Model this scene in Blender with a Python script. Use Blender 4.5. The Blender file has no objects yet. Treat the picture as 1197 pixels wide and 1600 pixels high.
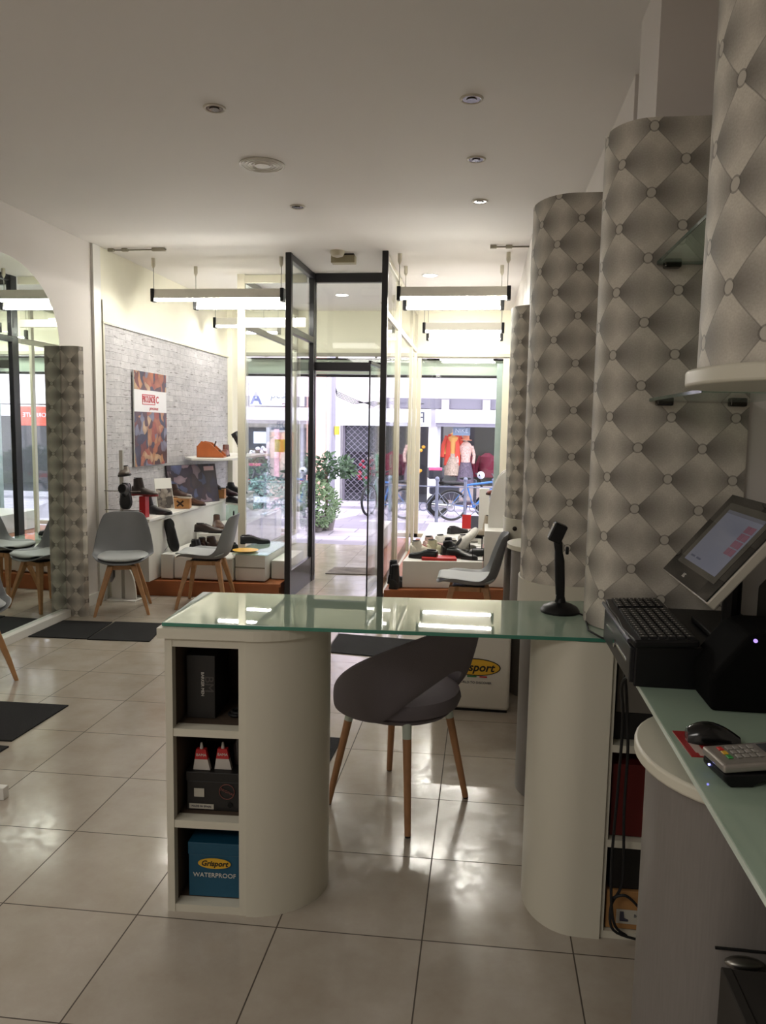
import bpy, bmesh, math, random
from mathutils import Vector, Matrix, Euler
random.seed(7)
PI = math.pi
SC = bpy.context.scene
COL = SC.collection
# ------------------------------------------------------------------ camera
F_PX, CXP = 1205.0, 598.5
PITCH, YAW, ROLL = math.radians(6.288), math.radians(7.341), math.radians(1.014)
cam = bpy.data.cameras.new('camera'); camo = bpy.data.objects.new('camera', cam); COL.objects.link(camo)
cam.sensor_fit = 'VERTICAL'; cam.sensor_height = 24.0; cam.lens = 24.0 * F_PX / 1600.0
cam.clip_start = 0.02; cam.clip_end = 200
Fv = Vector((-math.sin(YAW)*math.cos(PITCH), math.cos(YAW)*math.cos(PITCH), -math.sin(PITCH)))
R0 = Vector((math.cos(YAW), math.sin(YAW), 0)); U0 = R0.cross(Fv)
Rv = R0*math.cos(ROLL) + U0*math.sin(ROLL); Uv = -R0*math.sin(ROLL) + U0*math.cos(ROLL)
m = Matrix((Rv, Uv, -Fv)).transposed().to_4x4(); m.translation = Vector((0, 0, 1.5))
camo.matrix_world = m
SC.camera = camo
# ------------------------------------------------------------------ light + exposure
SC.view_settings.view_transform = 'Standard'; SC.view_settings.look = 'None'
SC.view_settings.gamma = 1.0; SC.view_settings.use_curve_mapping = False
SC.view_settings.exposure = 0.90
SKY_STRENGTH = 2.9
TUBE_STRENGTH = 21.5
TUBE_COL = (1.0, 0.97, 0.88)
w = bpy.data.worlds.new('overcast_sky'); SC.world = w; w.use_nodes = True
bg = w.node_tree.nodes['Background']; bg.inputs[0].default_value = (0.88, 0.88, 1.0, 1); bg.inputs[1].default_value = SKY_STRENGTH

def area(name, loc, rot, sx, sy, power, col=(1, 0.96, 0.9)):
    l = bpy.data.lights.new(name, 'AREA'); l.shape = 'RECTANGLE'; l.size = sx; l.size_y = sy; l.energy = power; l.color = col
    o = bpy.data.objects.new(name, l); COL.objects.link(o); o.location = loc; o.rotation_euler = rot
    return o
# unseen area lamps added to brighten the near part of the room
area('ceiling_panel_light', (-2.0, -1.3, 2.86), (0, 0, 0), 1.6, 1.0, 25)
area('ceiling_panel_light', (-2.3, 1.3, 2.88), (0, 0, 0), 0.9, 0.9, 6)  # added fill, lights the near floor so it bounces onto the ceiling

# ------------------------------------------------------------------ materials
def lin(h):
    h = h.lstrip('#'); v = [int(h[i:i+2], 16)/255 for i in (0, 2, 4)]
    return tuple(c/12.92 if c <= 0.04045 else ((c+0.055)/1.055)**2.4 for c in v) + (1,)
MC = {}
class NT:
    def __init__(s, mat): s.t = mat.node_tree; s.n = s.t.nodes; s.l = s.t.links
    def new(s, typ, **kw):
        n = s.n.new(typ)
        for k, v in kw.items():
            if k == 'ins':
                for a, b in v.items():
                    if isinstance(b, bpy.types.NodeSocket): s.l.new(b, n.inputs[a])
                    else: n.inputs[a].default_value = b
            else: setattr(n, k, v)
        return n
    def math(s, op, a, b=None, c=None):
        n = s.n.new('ShaderNodeMath'); n.operation = op
        for i, v in enumerate((a, b, c)):
            if v is None: continue
            if isinstance(v, bpy.types.NodeSocket): s.l.new(v, n.inputs[i])
            else: n.inputs[i].default_value = v
        return n.outputs[0]
    def mix(s, f, a, b):
        n = s.n.new('ShaderNodeMix'); n.data_type = 'RGBA'
        for i, v in ((0, f), (6, a), (7, b)):
            if isinstance(v, bpy.types.NodeSocket): s.l.new(v, n.inputs[i])
            else: n.inputs[i].default_value = v
        return n.outputs[2]
    def ramp(s, f, stops):
        n = s.n.new('ShaderNodeValToRGB'); s.l.new(f, n.inputs[0]); e = n.color_ramp.elements
        while len(e) < len(stops): e.new(0.5)
        for k, (p, c) in enumerate(stops): e[k].position = p; e[k].color = c
        return n.outputs[0]
def base(name):
    mt = bpy.data.materials.new(name); mt.use_nodes = True
    return mt, NT(mt), mt.node_tree.nodes['Principled BSDF']
def M(name, col='#808080', rough=0.5, metal=0.0, bump=0.0, bscale=60, var=0.0, vscale=8, emit=0, ecol=None, coat=0, spec=0.5):
    if name in MC: return MC[name]
    mt, N, p = base(name)
    c = lin(col)
    p.inputs['Base Color'].default_value = c; p.inputs['Roughness'].default_value = rough; p.inputs['Metallic'].default_value = metal
    p.inputs['Specular IOR Level'].default_value = spec
    if coat: p.inputs['Coat Weight'].default_value = coat
    tc = N.new('ShaderNodeTexCoord')
    if var:
        nz = N.new('ShaderNodeTexNoise', ins={'Vector': tc.outputs['Object'], 'Scale': vscale, 'Detail': 4.0})
        d = tuple(x*(1-var) for x in c[:3])+(1,); u = tuple(min(1, x*(1+var)) for x in c[:3])+(1,)
        N.l.new(N.ramp(nz.outputs[0], [(0.3, d), (0.7, u)]), p.inputs['Base Color'])
    if bump:
        nz = N.new('ShaderNodeTexNoise', ins={'Vector': tc.outputs['Object'], 'Scale': bscale, 'Detail': 3.0})
        b = N.new('ShaderNodeBump', ins={'Height': nz.outputs[0], 'Strength': bump, 'Distance': 0.01})
        N.l.new(b.outputs[0], p.inputs['Normal'])
    if emit:
        p.inputs['Emission Color'].default_value = ecol or c; p.inputs['Emission Strength'].default_value = emit
    MC[name] = mt; return mt
def glass(name, tint=(0.975, 0.99, 0.985, 1), r=0.02, ior=1.5, haze=0.0):
    if name in MC: return MC[name]
    mt, N, p = base(name); N.n.remove(p)
    out = [n for n in N.n if n.type == 'OUTPUT_MATERIAL'][0]
    tr = N.new('ShaderNodeBsdfTransparent', ins={'Color': tint}); gl = N.new('ShaderNodeBsdfGlossy', ins={'Roughness': r, 'Color': (1, 1, 1, 1)})
    geo = N.new('ShaderNodeNewGeometry')
    dt = N.new('ShaderNodeVectorMath', operation='DOT_PRODUCT', ins={0: geo.outputs['Normal'], 1: geo.outputs['Incoming']})
    c1 = N.math('SUBTRACT', 1.0, N.math('ABSOLUTE', dt.outputs['Value']))
    fr = N.math('MULTIPLY_ADD', N.math('POWER', c1, 5.0), 0.96, 0.035)
    mx = N.new('ShaderNodeMixShader', ins={0: fr, 1: tr.outputs[0], 2: gl.outputs[0]})
    last = mx.outputs[0]
    if haze:
        df = N.new('ShaderNodeBsdfDiffuse', ins={'Color': (0.75, 0.85, 0.78, 1)})
        last = N.new('ShaderNodeMixShader', ins={0: haze, 1: last, 2: df.outputs[0]}).outputs[0]
    N.l.new(last, out.inputs[0]); MC[name] = mt; return mt
def emis(name, col, s):
    if name in MC: return MC[name]
    mt, N, p = base(name); N.n.remove(p)
    out = [n for n in N.n if n.type == 'OUTPUT_MATERIAL'][0]
    e = N.new('ShaderNodeEmission', ins={0: tuple(col)+(1,), 1: s}); N.l.new(e.outputs[0], out.inputs[0]); MC[name] = mt; return mt

PLASTER = M('white_plaster', '#d6d0cb', 0.85, bump=0.05, bscale=30, var=0.02, vscale=1.5)
CEIL = M('ceiling_plaster', '#e6e2de', 0.8, bump=0.04, bscale=6, var=0.015, vscale=1)
CREAM = M('cream_wall', '#e6e2cf', 0.8, var=0.015)
WLAM = M('white_laminate', '#cfcbbb', 0.35, bump=0.02, bscale=3)
WPAINT = M('white_paint', '#dedcd6', 0.4)
ALU = M('cream_aluminium', '#c4bfac', 0.3, 0.0, spec=0.6)
BLACKF = M('black_frame', '#17161a', 0.28, 0.0)
WOOD = M('oak_wood', '#b08358', 0.5, var=0.12, vscale=25)
PLY = M('stained_plywood', '#9c5a30', 0.45, var=0.14, vscale=5)
GLS = glass('clear_glass')
CHROME = M('chrome', '#c8c8c8', 0.12, 1.0)
STEEL = M('brushed_steel', '#8f8c86', 0.35, 1.0)
BLKP = M('black_plastic', '#0d0d0f', 0.42, spec=0.3)
RUBBER = M('black_rubber', '#101012', 0.7)

def tile_mat():
    mt, N, p = base('polished_floor_tile'); p.inputs['Specular IOR Level'].default_value = 0.38
    tc = N.new('ShaderNodeTexCoord')
    s0 = N.new('ShaderNodeSeparateXYZ', ins={0: tc.outputs['Object']})
    xx = N.math('ADD', s0.outputs[0], 0.135); yy = N.math('SUBTRACT', s0.outputs[1], N.math('MULTIPLY_ADD', s0.outputs[0], 0.02, 2.122))
    T = 0.437
    def edge(o):
        a = N.math('FRACT', N.math('DIVIDE', o, T)); b = N.math('SUBTRACT', 1.0, a)
        return N.math('MINIMUM', a, b)
    ex, ey = edge(xx), edge(yy)
    g = N.math('LESS_THAN', N.math('MINIMUM', ex, ey), 0.0048)
    fx = N.math('FLOOR', N.math('DIVIDE', xx, T)); fy = N.math('FLOOR', N.math('DIVIDE', yy, T))
    cid = N.new('ShaderNodeCombineXYZ', ins={0: fx, 1: fy})
    wn = N.new('ShaderNodeTexWhiteNoise', ins={0: cid.outputs[0]})
    off = N.new('ShaderNodeVectorMath', operation='MULTIPLY_ADD', ins={0: wn.outputs[1], 1: (7, 7, 7), 2: tc.outputs['Object']})
    n1 = N.new('ShaderNodeTexNoise', ins={'Vector': off.outputs[0], 'Scale': 5.0, 'Detail': 8.0, 'Roughness': 0.65})
    n2 = N.new('ShaderNodeTexNoise', ins={'Vector': off.outputs[0], 'Scale': 22.0, 'Detail': 8.0, 'Roughness': 0.7})
    c = N.ramp(n1.outputs[0], [(0.3, lin('#a69b8d')), (0.5, lin('#aea598')), (0.72, lin('#b6aea3'))])
    # matte worn glaze patches
    mm = N.math('MULTIPLY', N.ramp(n1.outputs[0], [(0.44, (0, 0, 0, 1)), (0.56, (1, 1, 1, 1))]), N.ramp(n2.outputs[0], [(0.45, (0, 0, 0, 1)), (0.55, (1, 1, 1, 1))]))
    c2 = N.mix(N.math('MULTIPLY', mm, 0.10), c, lin('#a39483'))
    N.l.new(N.mix(g, c2, lin('#4e463e')), p.inputs['Base Color'])
    r = N.math('ADD', N.math('MULTIPLY', mm, 0.12), 0.13)
    N.l.new(N.math('MAXIMUM', r, N.math('MULTIPLY', g, 0.8)), p.inputs['Roughness'])
    h = N.math('SUBTRACT', N.math('MULTIPLY', n2.outputs[0], 0.05), g)
    b = N.new('ShaderNodeBump', ins={'Height': h, 'Strength': 0.25, 'Distance': 0.003}); N.l.new(b.outputs[0], p.inputs['Normal'])
    return mt
def paving_mat():
    mt, N, p = base('stone_paving')
    tc = N.new('ShaderNodeTexCoord'); sx = N.new('ShaderNodeSeparateXYZ', ins={0: tc.outputs['Object']})
    br = N.new('ShaderNodeTexBrick', ins={'Vector': tc.outputs['Object'], 'Color1': lin('#b7afb8'), 'Color2': lin('#aaa2ae'), 'Mortar': lin('#7d7785'), 'Scale': 1.0, 'Mortar Size': 0.012, 'Brick Width': 0.6, 'Row Height': 0.4})
    y = sx.outputs[1]
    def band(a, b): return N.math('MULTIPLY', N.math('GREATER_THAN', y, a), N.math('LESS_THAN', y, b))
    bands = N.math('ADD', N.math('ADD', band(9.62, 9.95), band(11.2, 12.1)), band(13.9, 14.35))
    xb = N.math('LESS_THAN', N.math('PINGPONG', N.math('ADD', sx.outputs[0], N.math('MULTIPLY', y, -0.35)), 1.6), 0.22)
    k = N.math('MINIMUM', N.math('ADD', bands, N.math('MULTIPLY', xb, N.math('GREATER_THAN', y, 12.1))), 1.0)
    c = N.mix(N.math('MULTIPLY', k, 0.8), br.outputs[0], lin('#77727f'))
    N.l.new(c, p.inputs['Base Color']); p.inputs['Roughness'].default_value = 0.55
    return mt
def stonewall_mat():
    # whitewashed split-stone wallpaper covering
    mt, N, p = base('whitewashed_stone')
    tc = N.new('ShaderNodeTexCoord')
    mp = N.new('ShaderNodeMapping', ins={'Vector': tc.outputs['UV']})
    nz0 = N.new('ShaderNodeTexNoise', ins={'Vector': tc.outputs['UV'], 'Scale': 3.0, 'Detail': 2.0})
    off = N.new('ShaderNodeVectorMath', operation='MULTIPLY_ADD', ins={0: nz0.outputs[1], 1: (0.03, 0.03, 0), 2: mp.outputs[0]})
    br = N.new('ShaderNodeTexBrick', offset=0.37, squash=0.6, squash_frequency=3, ins={'Vector': off.outputs[0], 'Color1': lin('#bfbdbf'), 'Color2': lin('#a4a1a4'), 'Mortar': lin('#a5a2a4'), 'Scale': 1.0, 'Mortar Size': 0.004, 'Mortar Smooth': 0.7, 'Bias': 0.0, 'Brick Width': 0.19, 'Row Height': 0.062})
    n1 = N.new('ShaderNodeTexNoise', ins={'Vector': tc.outputs['UV'], 'Scale': 14.0, 'Detail': 6.0, 'Roughness': 0.7})
    st = N.new('ShaderNodeMapping', ins={'Vector': tc.outputs['UV'], 'Scale': (7.0, 52.0, 1.0)})
    n2 = N.new('ShaderNodeTexNoise', ins={'Vector': st.outputs[0], 'Scale': 1.0, 'Detail': 3.0})
    crack = N.ramp(n2.outputs[0], [(0.33, (1, 1, 1, 1)), (0.38, (0, 0, 0, 1))])
    c = N.mix(0.45, br.outputs[0], N.ramp(n1.outputs[0], [(0.3, lin('#97959a')), (0.7, lin('#cfcdce'))]))
    c = N.mix(N.math('MULTIPLY', crack, 0.75), c, lin('#68625f'))
    N.l.new(c, p.inputs['Base Color']); p.inputs['Roughness'].default_value = 0.8
    b = N.new('ShaderNodeBump', ins={'Height': N.math('ADD', n1.outputs[0], N.math('MULTIPLY', br.outputs[1], -1.0)), 'Strength': 0.5, 'Distance': 0.006}); N.l.new(b.outputs[0], p.inputs['Normal'])
    return mt
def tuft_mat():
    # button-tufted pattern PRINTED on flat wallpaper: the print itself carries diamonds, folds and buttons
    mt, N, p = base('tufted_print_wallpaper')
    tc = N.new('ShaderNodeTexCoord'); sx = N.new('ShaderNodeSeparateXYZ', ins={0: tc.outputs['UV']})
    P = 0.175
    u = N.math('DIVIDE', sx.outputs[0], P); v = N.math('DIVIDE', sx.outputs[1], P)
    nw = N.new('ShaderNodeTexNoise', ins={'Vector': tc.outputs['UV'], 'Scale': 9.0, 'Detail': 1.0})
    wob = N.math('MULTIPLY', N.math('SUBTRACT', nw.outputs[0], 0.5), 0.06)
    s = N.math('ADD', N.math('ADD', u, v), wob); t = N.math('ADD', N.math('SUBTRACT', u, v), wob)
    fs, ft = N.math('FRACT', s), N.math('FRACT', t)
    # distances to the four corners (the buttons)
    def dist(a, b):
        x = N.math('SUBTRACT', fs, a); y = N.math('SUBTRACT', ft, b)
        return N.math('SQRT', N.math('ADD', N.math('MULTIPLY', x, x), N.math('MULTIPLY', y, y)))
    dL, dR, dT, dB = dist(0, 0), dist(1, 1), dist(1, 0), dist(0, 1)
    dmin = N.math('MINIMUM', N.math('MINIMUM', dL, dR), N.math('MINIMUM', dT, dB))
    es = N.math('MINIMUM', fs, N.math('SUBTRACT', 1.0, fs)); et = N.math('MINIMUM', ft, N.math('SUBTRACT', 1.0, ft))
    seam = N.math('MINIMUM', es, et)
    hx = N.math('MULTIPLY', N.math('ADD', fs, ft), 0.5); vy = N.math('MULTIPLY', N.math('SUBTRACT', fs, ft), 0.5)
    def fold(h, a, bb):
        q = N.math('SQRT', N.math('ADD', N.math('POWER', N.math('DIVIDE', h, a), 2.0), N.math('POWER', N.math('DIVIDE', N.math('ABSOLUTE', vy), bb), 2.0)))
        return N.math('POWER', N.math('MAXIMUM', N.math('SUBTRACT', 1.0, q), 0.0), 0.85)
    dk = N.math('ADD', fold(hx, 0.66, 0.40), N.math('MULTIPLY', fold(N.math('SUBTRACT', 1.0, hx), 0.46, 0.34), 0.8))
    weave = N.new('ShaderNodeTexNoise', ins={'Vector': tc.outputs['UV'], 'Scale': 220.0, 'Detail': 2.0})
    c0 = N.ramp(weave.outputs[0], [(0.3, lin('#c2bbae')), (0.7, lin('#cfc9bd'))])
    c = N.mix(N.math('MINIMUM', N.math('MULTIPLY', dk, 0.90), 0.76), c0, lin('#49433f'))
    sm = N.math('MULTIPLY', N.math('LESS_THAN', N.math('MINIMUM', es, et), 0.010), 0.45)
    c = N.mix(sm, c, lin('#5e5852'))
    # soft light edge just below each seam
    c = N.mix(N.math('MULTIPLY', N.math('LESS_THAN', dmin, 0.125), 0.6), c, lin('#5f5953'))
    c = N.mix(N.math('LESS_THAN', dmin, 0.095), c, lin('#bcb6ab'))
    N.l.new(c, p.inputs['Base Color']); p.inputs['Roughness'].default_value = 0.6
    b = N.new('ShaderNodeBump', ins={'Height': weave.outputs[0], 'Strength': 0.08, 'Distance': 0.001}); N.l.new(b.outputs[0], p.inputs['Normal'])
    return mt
def greylam_mat():
    mt, N, p = base('grey_linen_laminate')
    tc = N.new('ShaderNodeTexCoord'); mp = N.new('ShaderNodeMapping', ins={'Vector': tc.outputs['Object'], 'Scale': (260, 260, 14)})
    n = N.new('ShaderNodeTexNoise', ins={'Vector': mp.outputs[0], 'Scale': 1.0, 'Detail': 3.0})
    N.l.new(N.ramp(n.outputs[0], [(0.3, lin('#78736f')), (0.7, lin('#7e7975'))]), p.inputs['Base Color']); p.inputs['Roughness'].default_value = 0.38
    return mt
def frost_mat():
    mt, N, p = base('back_painted_glass')
    p.inputs['Base Color'].default_value = lin('#9db1a0'); p.inputs['Roughness'].default_value = 0.015; p.inputs['Specular IOR Level'].default_value = 0.6
    p.inputs['IOR'].default_value = 1.55
    return mt
def mirror_mat():
    mt, N, p = base('mirror_silver'); p.inputs['Base Color'].default_value = (0.78, 0.84, 0.80, 1); p.inputs['Metallic'].default_value = 1; p.inputs['Roughness'].default_value = 0.005
    return mt
def photo_mat(name, cols, scale=3.0, seed=0.0, dist=1.2):
    mt, N, p = base(name)
    tc = N.new('ShaderNodeTexCoord'); mp = N.new('ShaderNodeMapping', ins={'Vector': tc.outputs['Object'], 'Location': (seed, seed*2, seed*3)})
    n0 = N.new('ShaderNodeTexNoise', ins={'Vector': mp.outputs[0], 'Scale': scale, 'Detail': 1.0})
    off = N.new('ShaderNodeVectorMath', operation='MULTIPLY_ADD', ins={0: n0.outputs[1], 1: (dist/scale,)*3, 2: mp.outputs[0]})
    vo = N.new('ShaderNodeTexVoronoi', ins={'Vector': off.outputs[0], 'Scale': scale*1.6})
    sp = N.new('ShaderNodeSeparateColor', ins={0: vo.outputs['Color']})
    r = N.n.new('ShaderNodeValToRGB'); r.color_ramp.interpolation = 'CONSTANT'
    e = r.color_ramp.elements
    while len(e) < len(cols): e.new(0.5)
    for k, cc in enumerate(cols): e[k].position = k/len(cols); e[k].color = lin(cc)
    N.l.new(sp.outputs[0], r.inputs[0])
    ds = N.ramp(vo.outputs['Distance'], [(0.0, (1, 1, 1, 1)), (0.75, (0.45, 0.4, 0.4, 1))])
    mm = N.new('ShaderNodeMix', data_type='RGBA', blend_type='MULTIPLY'); mm.inputs[0].default_value = 0.8
    N.l.new(r.outputs[0], mm.inputs[6]); N.l.new(ds, mm.inputs[7]); N.l.new(mm.outputs[2], p.inputs['Base Color']); p.inputs['Roughness'].default_value = 0.35
    return mt
TILE, PAVE, STONE, TUFT, GREYL, FROST, MIRR = tile_mat(), paving_mat(), stonewall_mat(), tuft_mat(), greylam_mat(), frost_mat(), mirror_mat()

# ------------------------------------------------------------------ mesh builder
class B:
    def __init__(s): s.b = bmesh.new(); s.uv = None
    def face(s, vs):
        try: return s.b.faces.new(vs)
        except ValueError: return None
    def box(s, x0, x1, y0, y1, z0, z1, mat=None):
        v = [s.b.verts.new(p if mat is None else mat @ Vector(p)) for p in ((x0,y0,z0),(x1,y0,z0),(x1,y1,z0),(x0,y1,z0),(x0,y0,z1),(x1,y0,z1),(x1,y1,z1),(x0,y1,z1))]
        for f in ((3,2,1,0),(4,5,6,7),(0,1,5,4),(1,2,6,5),(2,3,7,6),(3,0,4,7)): s.face([v[i] for i in f])
        return s
    def prism(s, pts, z0, z1, f=None):
        f = f or (lambda x, y, z: (x, y, z))
        a = [s.b.verts.new(f(x, y, z0)) for x, y in pts]; c = [s.b.verts.new(f(x, y, z1)) for x, y in pts]
        n = len(pts); s.face(a[::-1]); s.face(c)
        for i in range(n): s.face([a[i], a[(i+1) % n], c[(i+1) % n], c[i]])
        return s
    def loft(s, rings, cap=True, closed=True):
        R = [[s.b.verts.new(p) for p in r] for r in rings]
        for a, c in zip(R, R[1:]):
            n = len(a)
            for i in range(n if closed else n-1): s.face([a[i], a[(i+1) % n], c[(i+1) % n], c[i]])
        if cap and closed: s.face(R[0][::-1]); s.face(R[-1])
        return s
    def tube(s, pts, r, n=10, r1=None, cap=True):
        pts = [Vector(p) for p in pts]; rings = []
        L = len(pts); prev = None
        for i, p in enumerate(pts):
            d = (pts[min(i+1, L-1)] - pts[max(i-1, 0)]).normalized()
            if prev is None:
                a = d.orthogonal().normalized()
            else:
                a = (prev - d*prev.dot(d)).normalized()
            prev = a; c = d.cross(a)
            rr = r if r1 is None else r + (r1-r)*i/(L-1)
            rings.append([p + (a*math.cos(2*PI*k/n) + c*math.sin(2*PI*k/n))*rr for k in range(n)])
        return s.loft(rings, cap)
    def lathe(s, prof, c=(0, 0, 0), n=24, axis='z'):
        rings = []
        for r, h in prof:
            ring = []
            for k in range(n):
                a = 2*PI*k/n; x, y = r*math.cos(a), r*math.sin(a)
                q = {'z': (x, y, h), 'y': (x, h, -y), 'x': (h, x, y)}[axis]
                ring.append((c[0]+q[0], c[1]+q[1], c[2]+q[2]))
            rings.append(ring)
        return s.loft(rings)
    def torus(s, c, R, r, n=32, k=8, axis='y'):
        for i in range(n):
            pass
        g = []
        for i in range(n):
            a = 2*PI*i/n; ring = []
            for j in range(k):
                t = 2*PI*j/k; q = R + r*math.cos(t); x, z, y = q*math.cos(a), q*math.sin(a), r*math.sin(t)
                pt = {'y': (x, y, z), 'x': (y, x, z), 'z': (x, z, y)}[axis]
                ring.append(s.b.verts.new((c[0]+pt[0], c[1]+pt[1], c[2]+pt[2])))
            g.append(ring)
        for i in range(n):
            for j in range(k): s.face([g[i][j], g[(i+1) % n][j], g[(i+1) % n][(j+1) % k], g[i][(j+1) % k]])
        return s
    def ell(s, c, r, nu=16, nv=10):
        rings = []
        for j in range(nv+1):
            t = -PI/2 + PI*j/nv; q = max(math.cos(t), 0.02)
            rings.append([(c[0]+r[0]*q*math.cos(2*PI*i/nu), c[1]+r[1]*q*math.sin(2*PI*i/nu), c[2]+r[2]*math.sin(t)) for i in range(nu)])
        return s.loft(rings)
    def quad(s, a, b, c, d): s.face([s.b.verts.new(p) for p in (a, b, c, d)]); return s
    def done(s, name, mat, parent=None, smooth=False, bevel=0.0, seg=2, sub=0, solid=0.0, label=None, loc=None, rot=None):
        bmesh.ops.recalc_face_normals(s.b, faces=s.b.faces)
        me = bpy.data.meshes.new(name); s.b.to_mesh(me); s.b.free()
        me.materials.append(mat)
        o = bpy.data.objects.new(name, me); COL.objects.link(o)
        if smooth:
            for p in me.polygons: p.use_smooth = True
            try: me.set_sharp_from_angle(angle=math.radians(40))
            except Exception: pass
        if solid:
            md = o.modifiers.new('s', 'SOLIDIFY'); md.thickness = solid; md.offset = 0
        if bevel:
            md = o.modifiers.new('b', 'BEVEL'); md.width = bevel; md.segments = seg; md.limit_method = 'ANGLE'; md.angle_limit = math.radians(35)
        if sub:
            md = o.modifiers.new('u', 'SUBSURF'); md.levels = sub; md.render_levels = sub
        if parent: o.parent = parent
        if loc: o.location = loc
        if rot: o.rotation_euler = rot
        if label: o['label'] = label
        return o
LABELS = set()
def tag(o, label, cat, group=None, kind=None):
    if label in LABELS and not group: print('DUPLICATE LABEL', label)
    LABELS.add(label)
    o['label'] = label; o['category'] = cat
    if group: o['group'] = group
    if kind: o['kind'] = kind
    return o
def thing(name, label, cat, loc=(0, 0, 0), rz=0, group=None, rot=None):
    o = bpy.data.objects.new(name, None); COL.objects.link(o); o.empty_display_size = 0.1
    o.location = loc; o.rotation_euler = rot or (0, 0, rz)
    return tag(o, label, cat, group)
def struct(o, label=None):
    o['kind'] = 'structure'
    if label: o['label'] = label
    o['category'] = o.name.split('_')[0].split('.')[0]
    return o
def sroot(name, label, loc=(0, 0, 0), rz=0):
    o = bpy.data.objects.new(name, None); COL.objects.link(o); o.location = loc; o.rotation_euler = (0, 0, rz)
    return struct(o, label)
def copytree(r, loc=None, rz=None, label=None, rot=None, group=None):
    def cp(o, par):
        c = o.copy(); COL.objects.link(c); c.parent = par
        for ch in o.children: cp(ch, c)
        return c
    c = cp(r, None)
    if loc is not None: c.location = loc
    if rz is not None: c.rotation_euler = (0, 0, rz)
    if rot is not None: c.rotation_euler = rot
    if label: c['label'] = label
    if group: c['group'] = group
    return c
def text(body, size, loc, rot, mat, parent, name='lettering', extrude=0.0006, sx=1.0, align='CENTER', shear=0.0, bold=0.0):
    cu = bpy.data.curves.new(name, 'FONT'); cu.body = body; cu.size = size; cu.extrude = extrude; cu.align_x = align; cu.align_y = 'CENTER'; cu.shear = shear; cu.offset = bold
    cu.resolution_u = 3
    t = bpy.data.objects.new('tmp', cu)
    me = bpy.data.meshes.new_from_object(t); bpy.data.objects.remove(t)
    me.materials.clear(); me.materials.append(mat)
    o = bpy.data.objects.new(name, me); COL.objects.link(o); o.location = loc; o.rotation_euler = rot; o.scale = (sx, 1, 1)
    o.parent = parent
    return o
def disc(bb, c, r, th, axis='y', n=20, ry=None):
    """flat disc, normal along axis, thickness th"""
    ry = ry or r; rings = []
    for h in (-th/2, th/2):
        rings.append([{'y': (c[0]+r*math.cos(2*PI*k/n), c[1]+h, c[2]+ry*math.sin(2*PI*k/n)), 'z': (c[0]+r*math.cos(2*PI*k/n), c[1]+ry*math.sin(2*PI*k/n), c[2]+h), 'x': (c[0]+h, c[1]+r*math.cos(2*PI*k/n), c[2]+ry*math.sin(2*PI*k/n))}[axis] for k in range(n)])
    return bb.loft(rings)
def dpts(x0, x1, yf, yb, nl, n=20):
    """D-shaped plan, rounded nose at x0, flat end at x1"""
    yc, ht = (yf+yb)/2, (yb-yf)/2
    P = [(x1, yb), (x0+nl, yb)]
    for k in range(1, n):
        a = PI/2 + PI*k/n; P.append((x0+nl+nl*math.cos(a), yc+ht*math.sin(a)))
    return P + [(x0+nl, yf), (x1, yf)]
def uvwall(name, pts, z0, z1, mat, parent=None, u0=0.0, closed=True, v0=0.0):
    """vertical strip along a plan polyline with metre UVs, plus caps"""
    b = bmesh.new(); uvl = b.loops.layers.uv.new('UVMap')
    n = len(pts); us = [u0]
    for i in range(1, n): us.append(us[-1] + math.dist(pts[i-1], pts[i]))
    A = [b.verts.new((x, y, z0)) for x, y in pts]; C = [b.verts.new((x, y, z1)) for x, y in pts]
    for i in range(n-1):
        f = b.faces.new([A[i], A[i+1], C[i+1], C[i]])
        for l, (uu, vv) in zip(f.loops, ((us[i], z0-v0), (us[i+1], z0-v0), (us[i+1], z1-v0), (us[i], z1-v0))): l[uvl].uv = (uu, vv)
        f.smooth = True
    if closed:
        b.faces.new([A[-1], A[0], C[0], C[-1]]); b.faces.new(C); b.faces.new(A[::-1])
    bmesh.ops.recalc_face_normals(b, faces=b.faces)
    me = bpy.data.meshes.new(name); b.to_mesh(me); b.free(); me.materials.append(mat)
    try: me.set_sharp_from_angle(angle=math.radians(40))
    except Exception: pass
    o = bpy.data.objects.new(name, me); COL.objects.link(o)
    if parent: o.parent = parent
    return o

# ================================================================== SETTING
HC = 2.92
struct(B().box(-3.4, 1.3, -3.2, 9.6, -0.08, 0).done('floor', TILE), 'polished beige tiled shop floor')
struct(B().box(-3.4, 1.3, -3.2, 9.75, HC, HC+0.1).done('ceiling', CEIL), 'plain off-white plaster ceiling')
struct(B().box(-3.4, -3.17, -3.2, 6.03, 0, HC).done('wall_left', PLASTER), 'plain white wall on the left')
struct(B().box(-3.4, 1.3, -3.3, -3.2, 0, HC).done('wall_back', PLASTER))
struct(B().box(0.9, 1.3, -3.2, 2.3, 0, HC).box(0.73, 1.3, 2.3, 2.62, 0, HC).box(0.50, 1.3, 2.62, 2.95, 0, HC).box(0.66, 1.3, 2.95, 3.36, 0, HC).box(0.555, 1.3, 3.36, 5.9, 0, HC).box(0.30, 1.3, 5.9, 9.6, 0, HC).done('wall_right', PLASTER), 'stepped white wall on the right')
struct(B().box(0.42, 1.3, 0.05, 0.30, 0, HC).done('wall_light_blocker', PLASTER), 'unseen partition added to keep light off the till counter')  # added out of view, blocks the rear light on the right side
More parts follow.
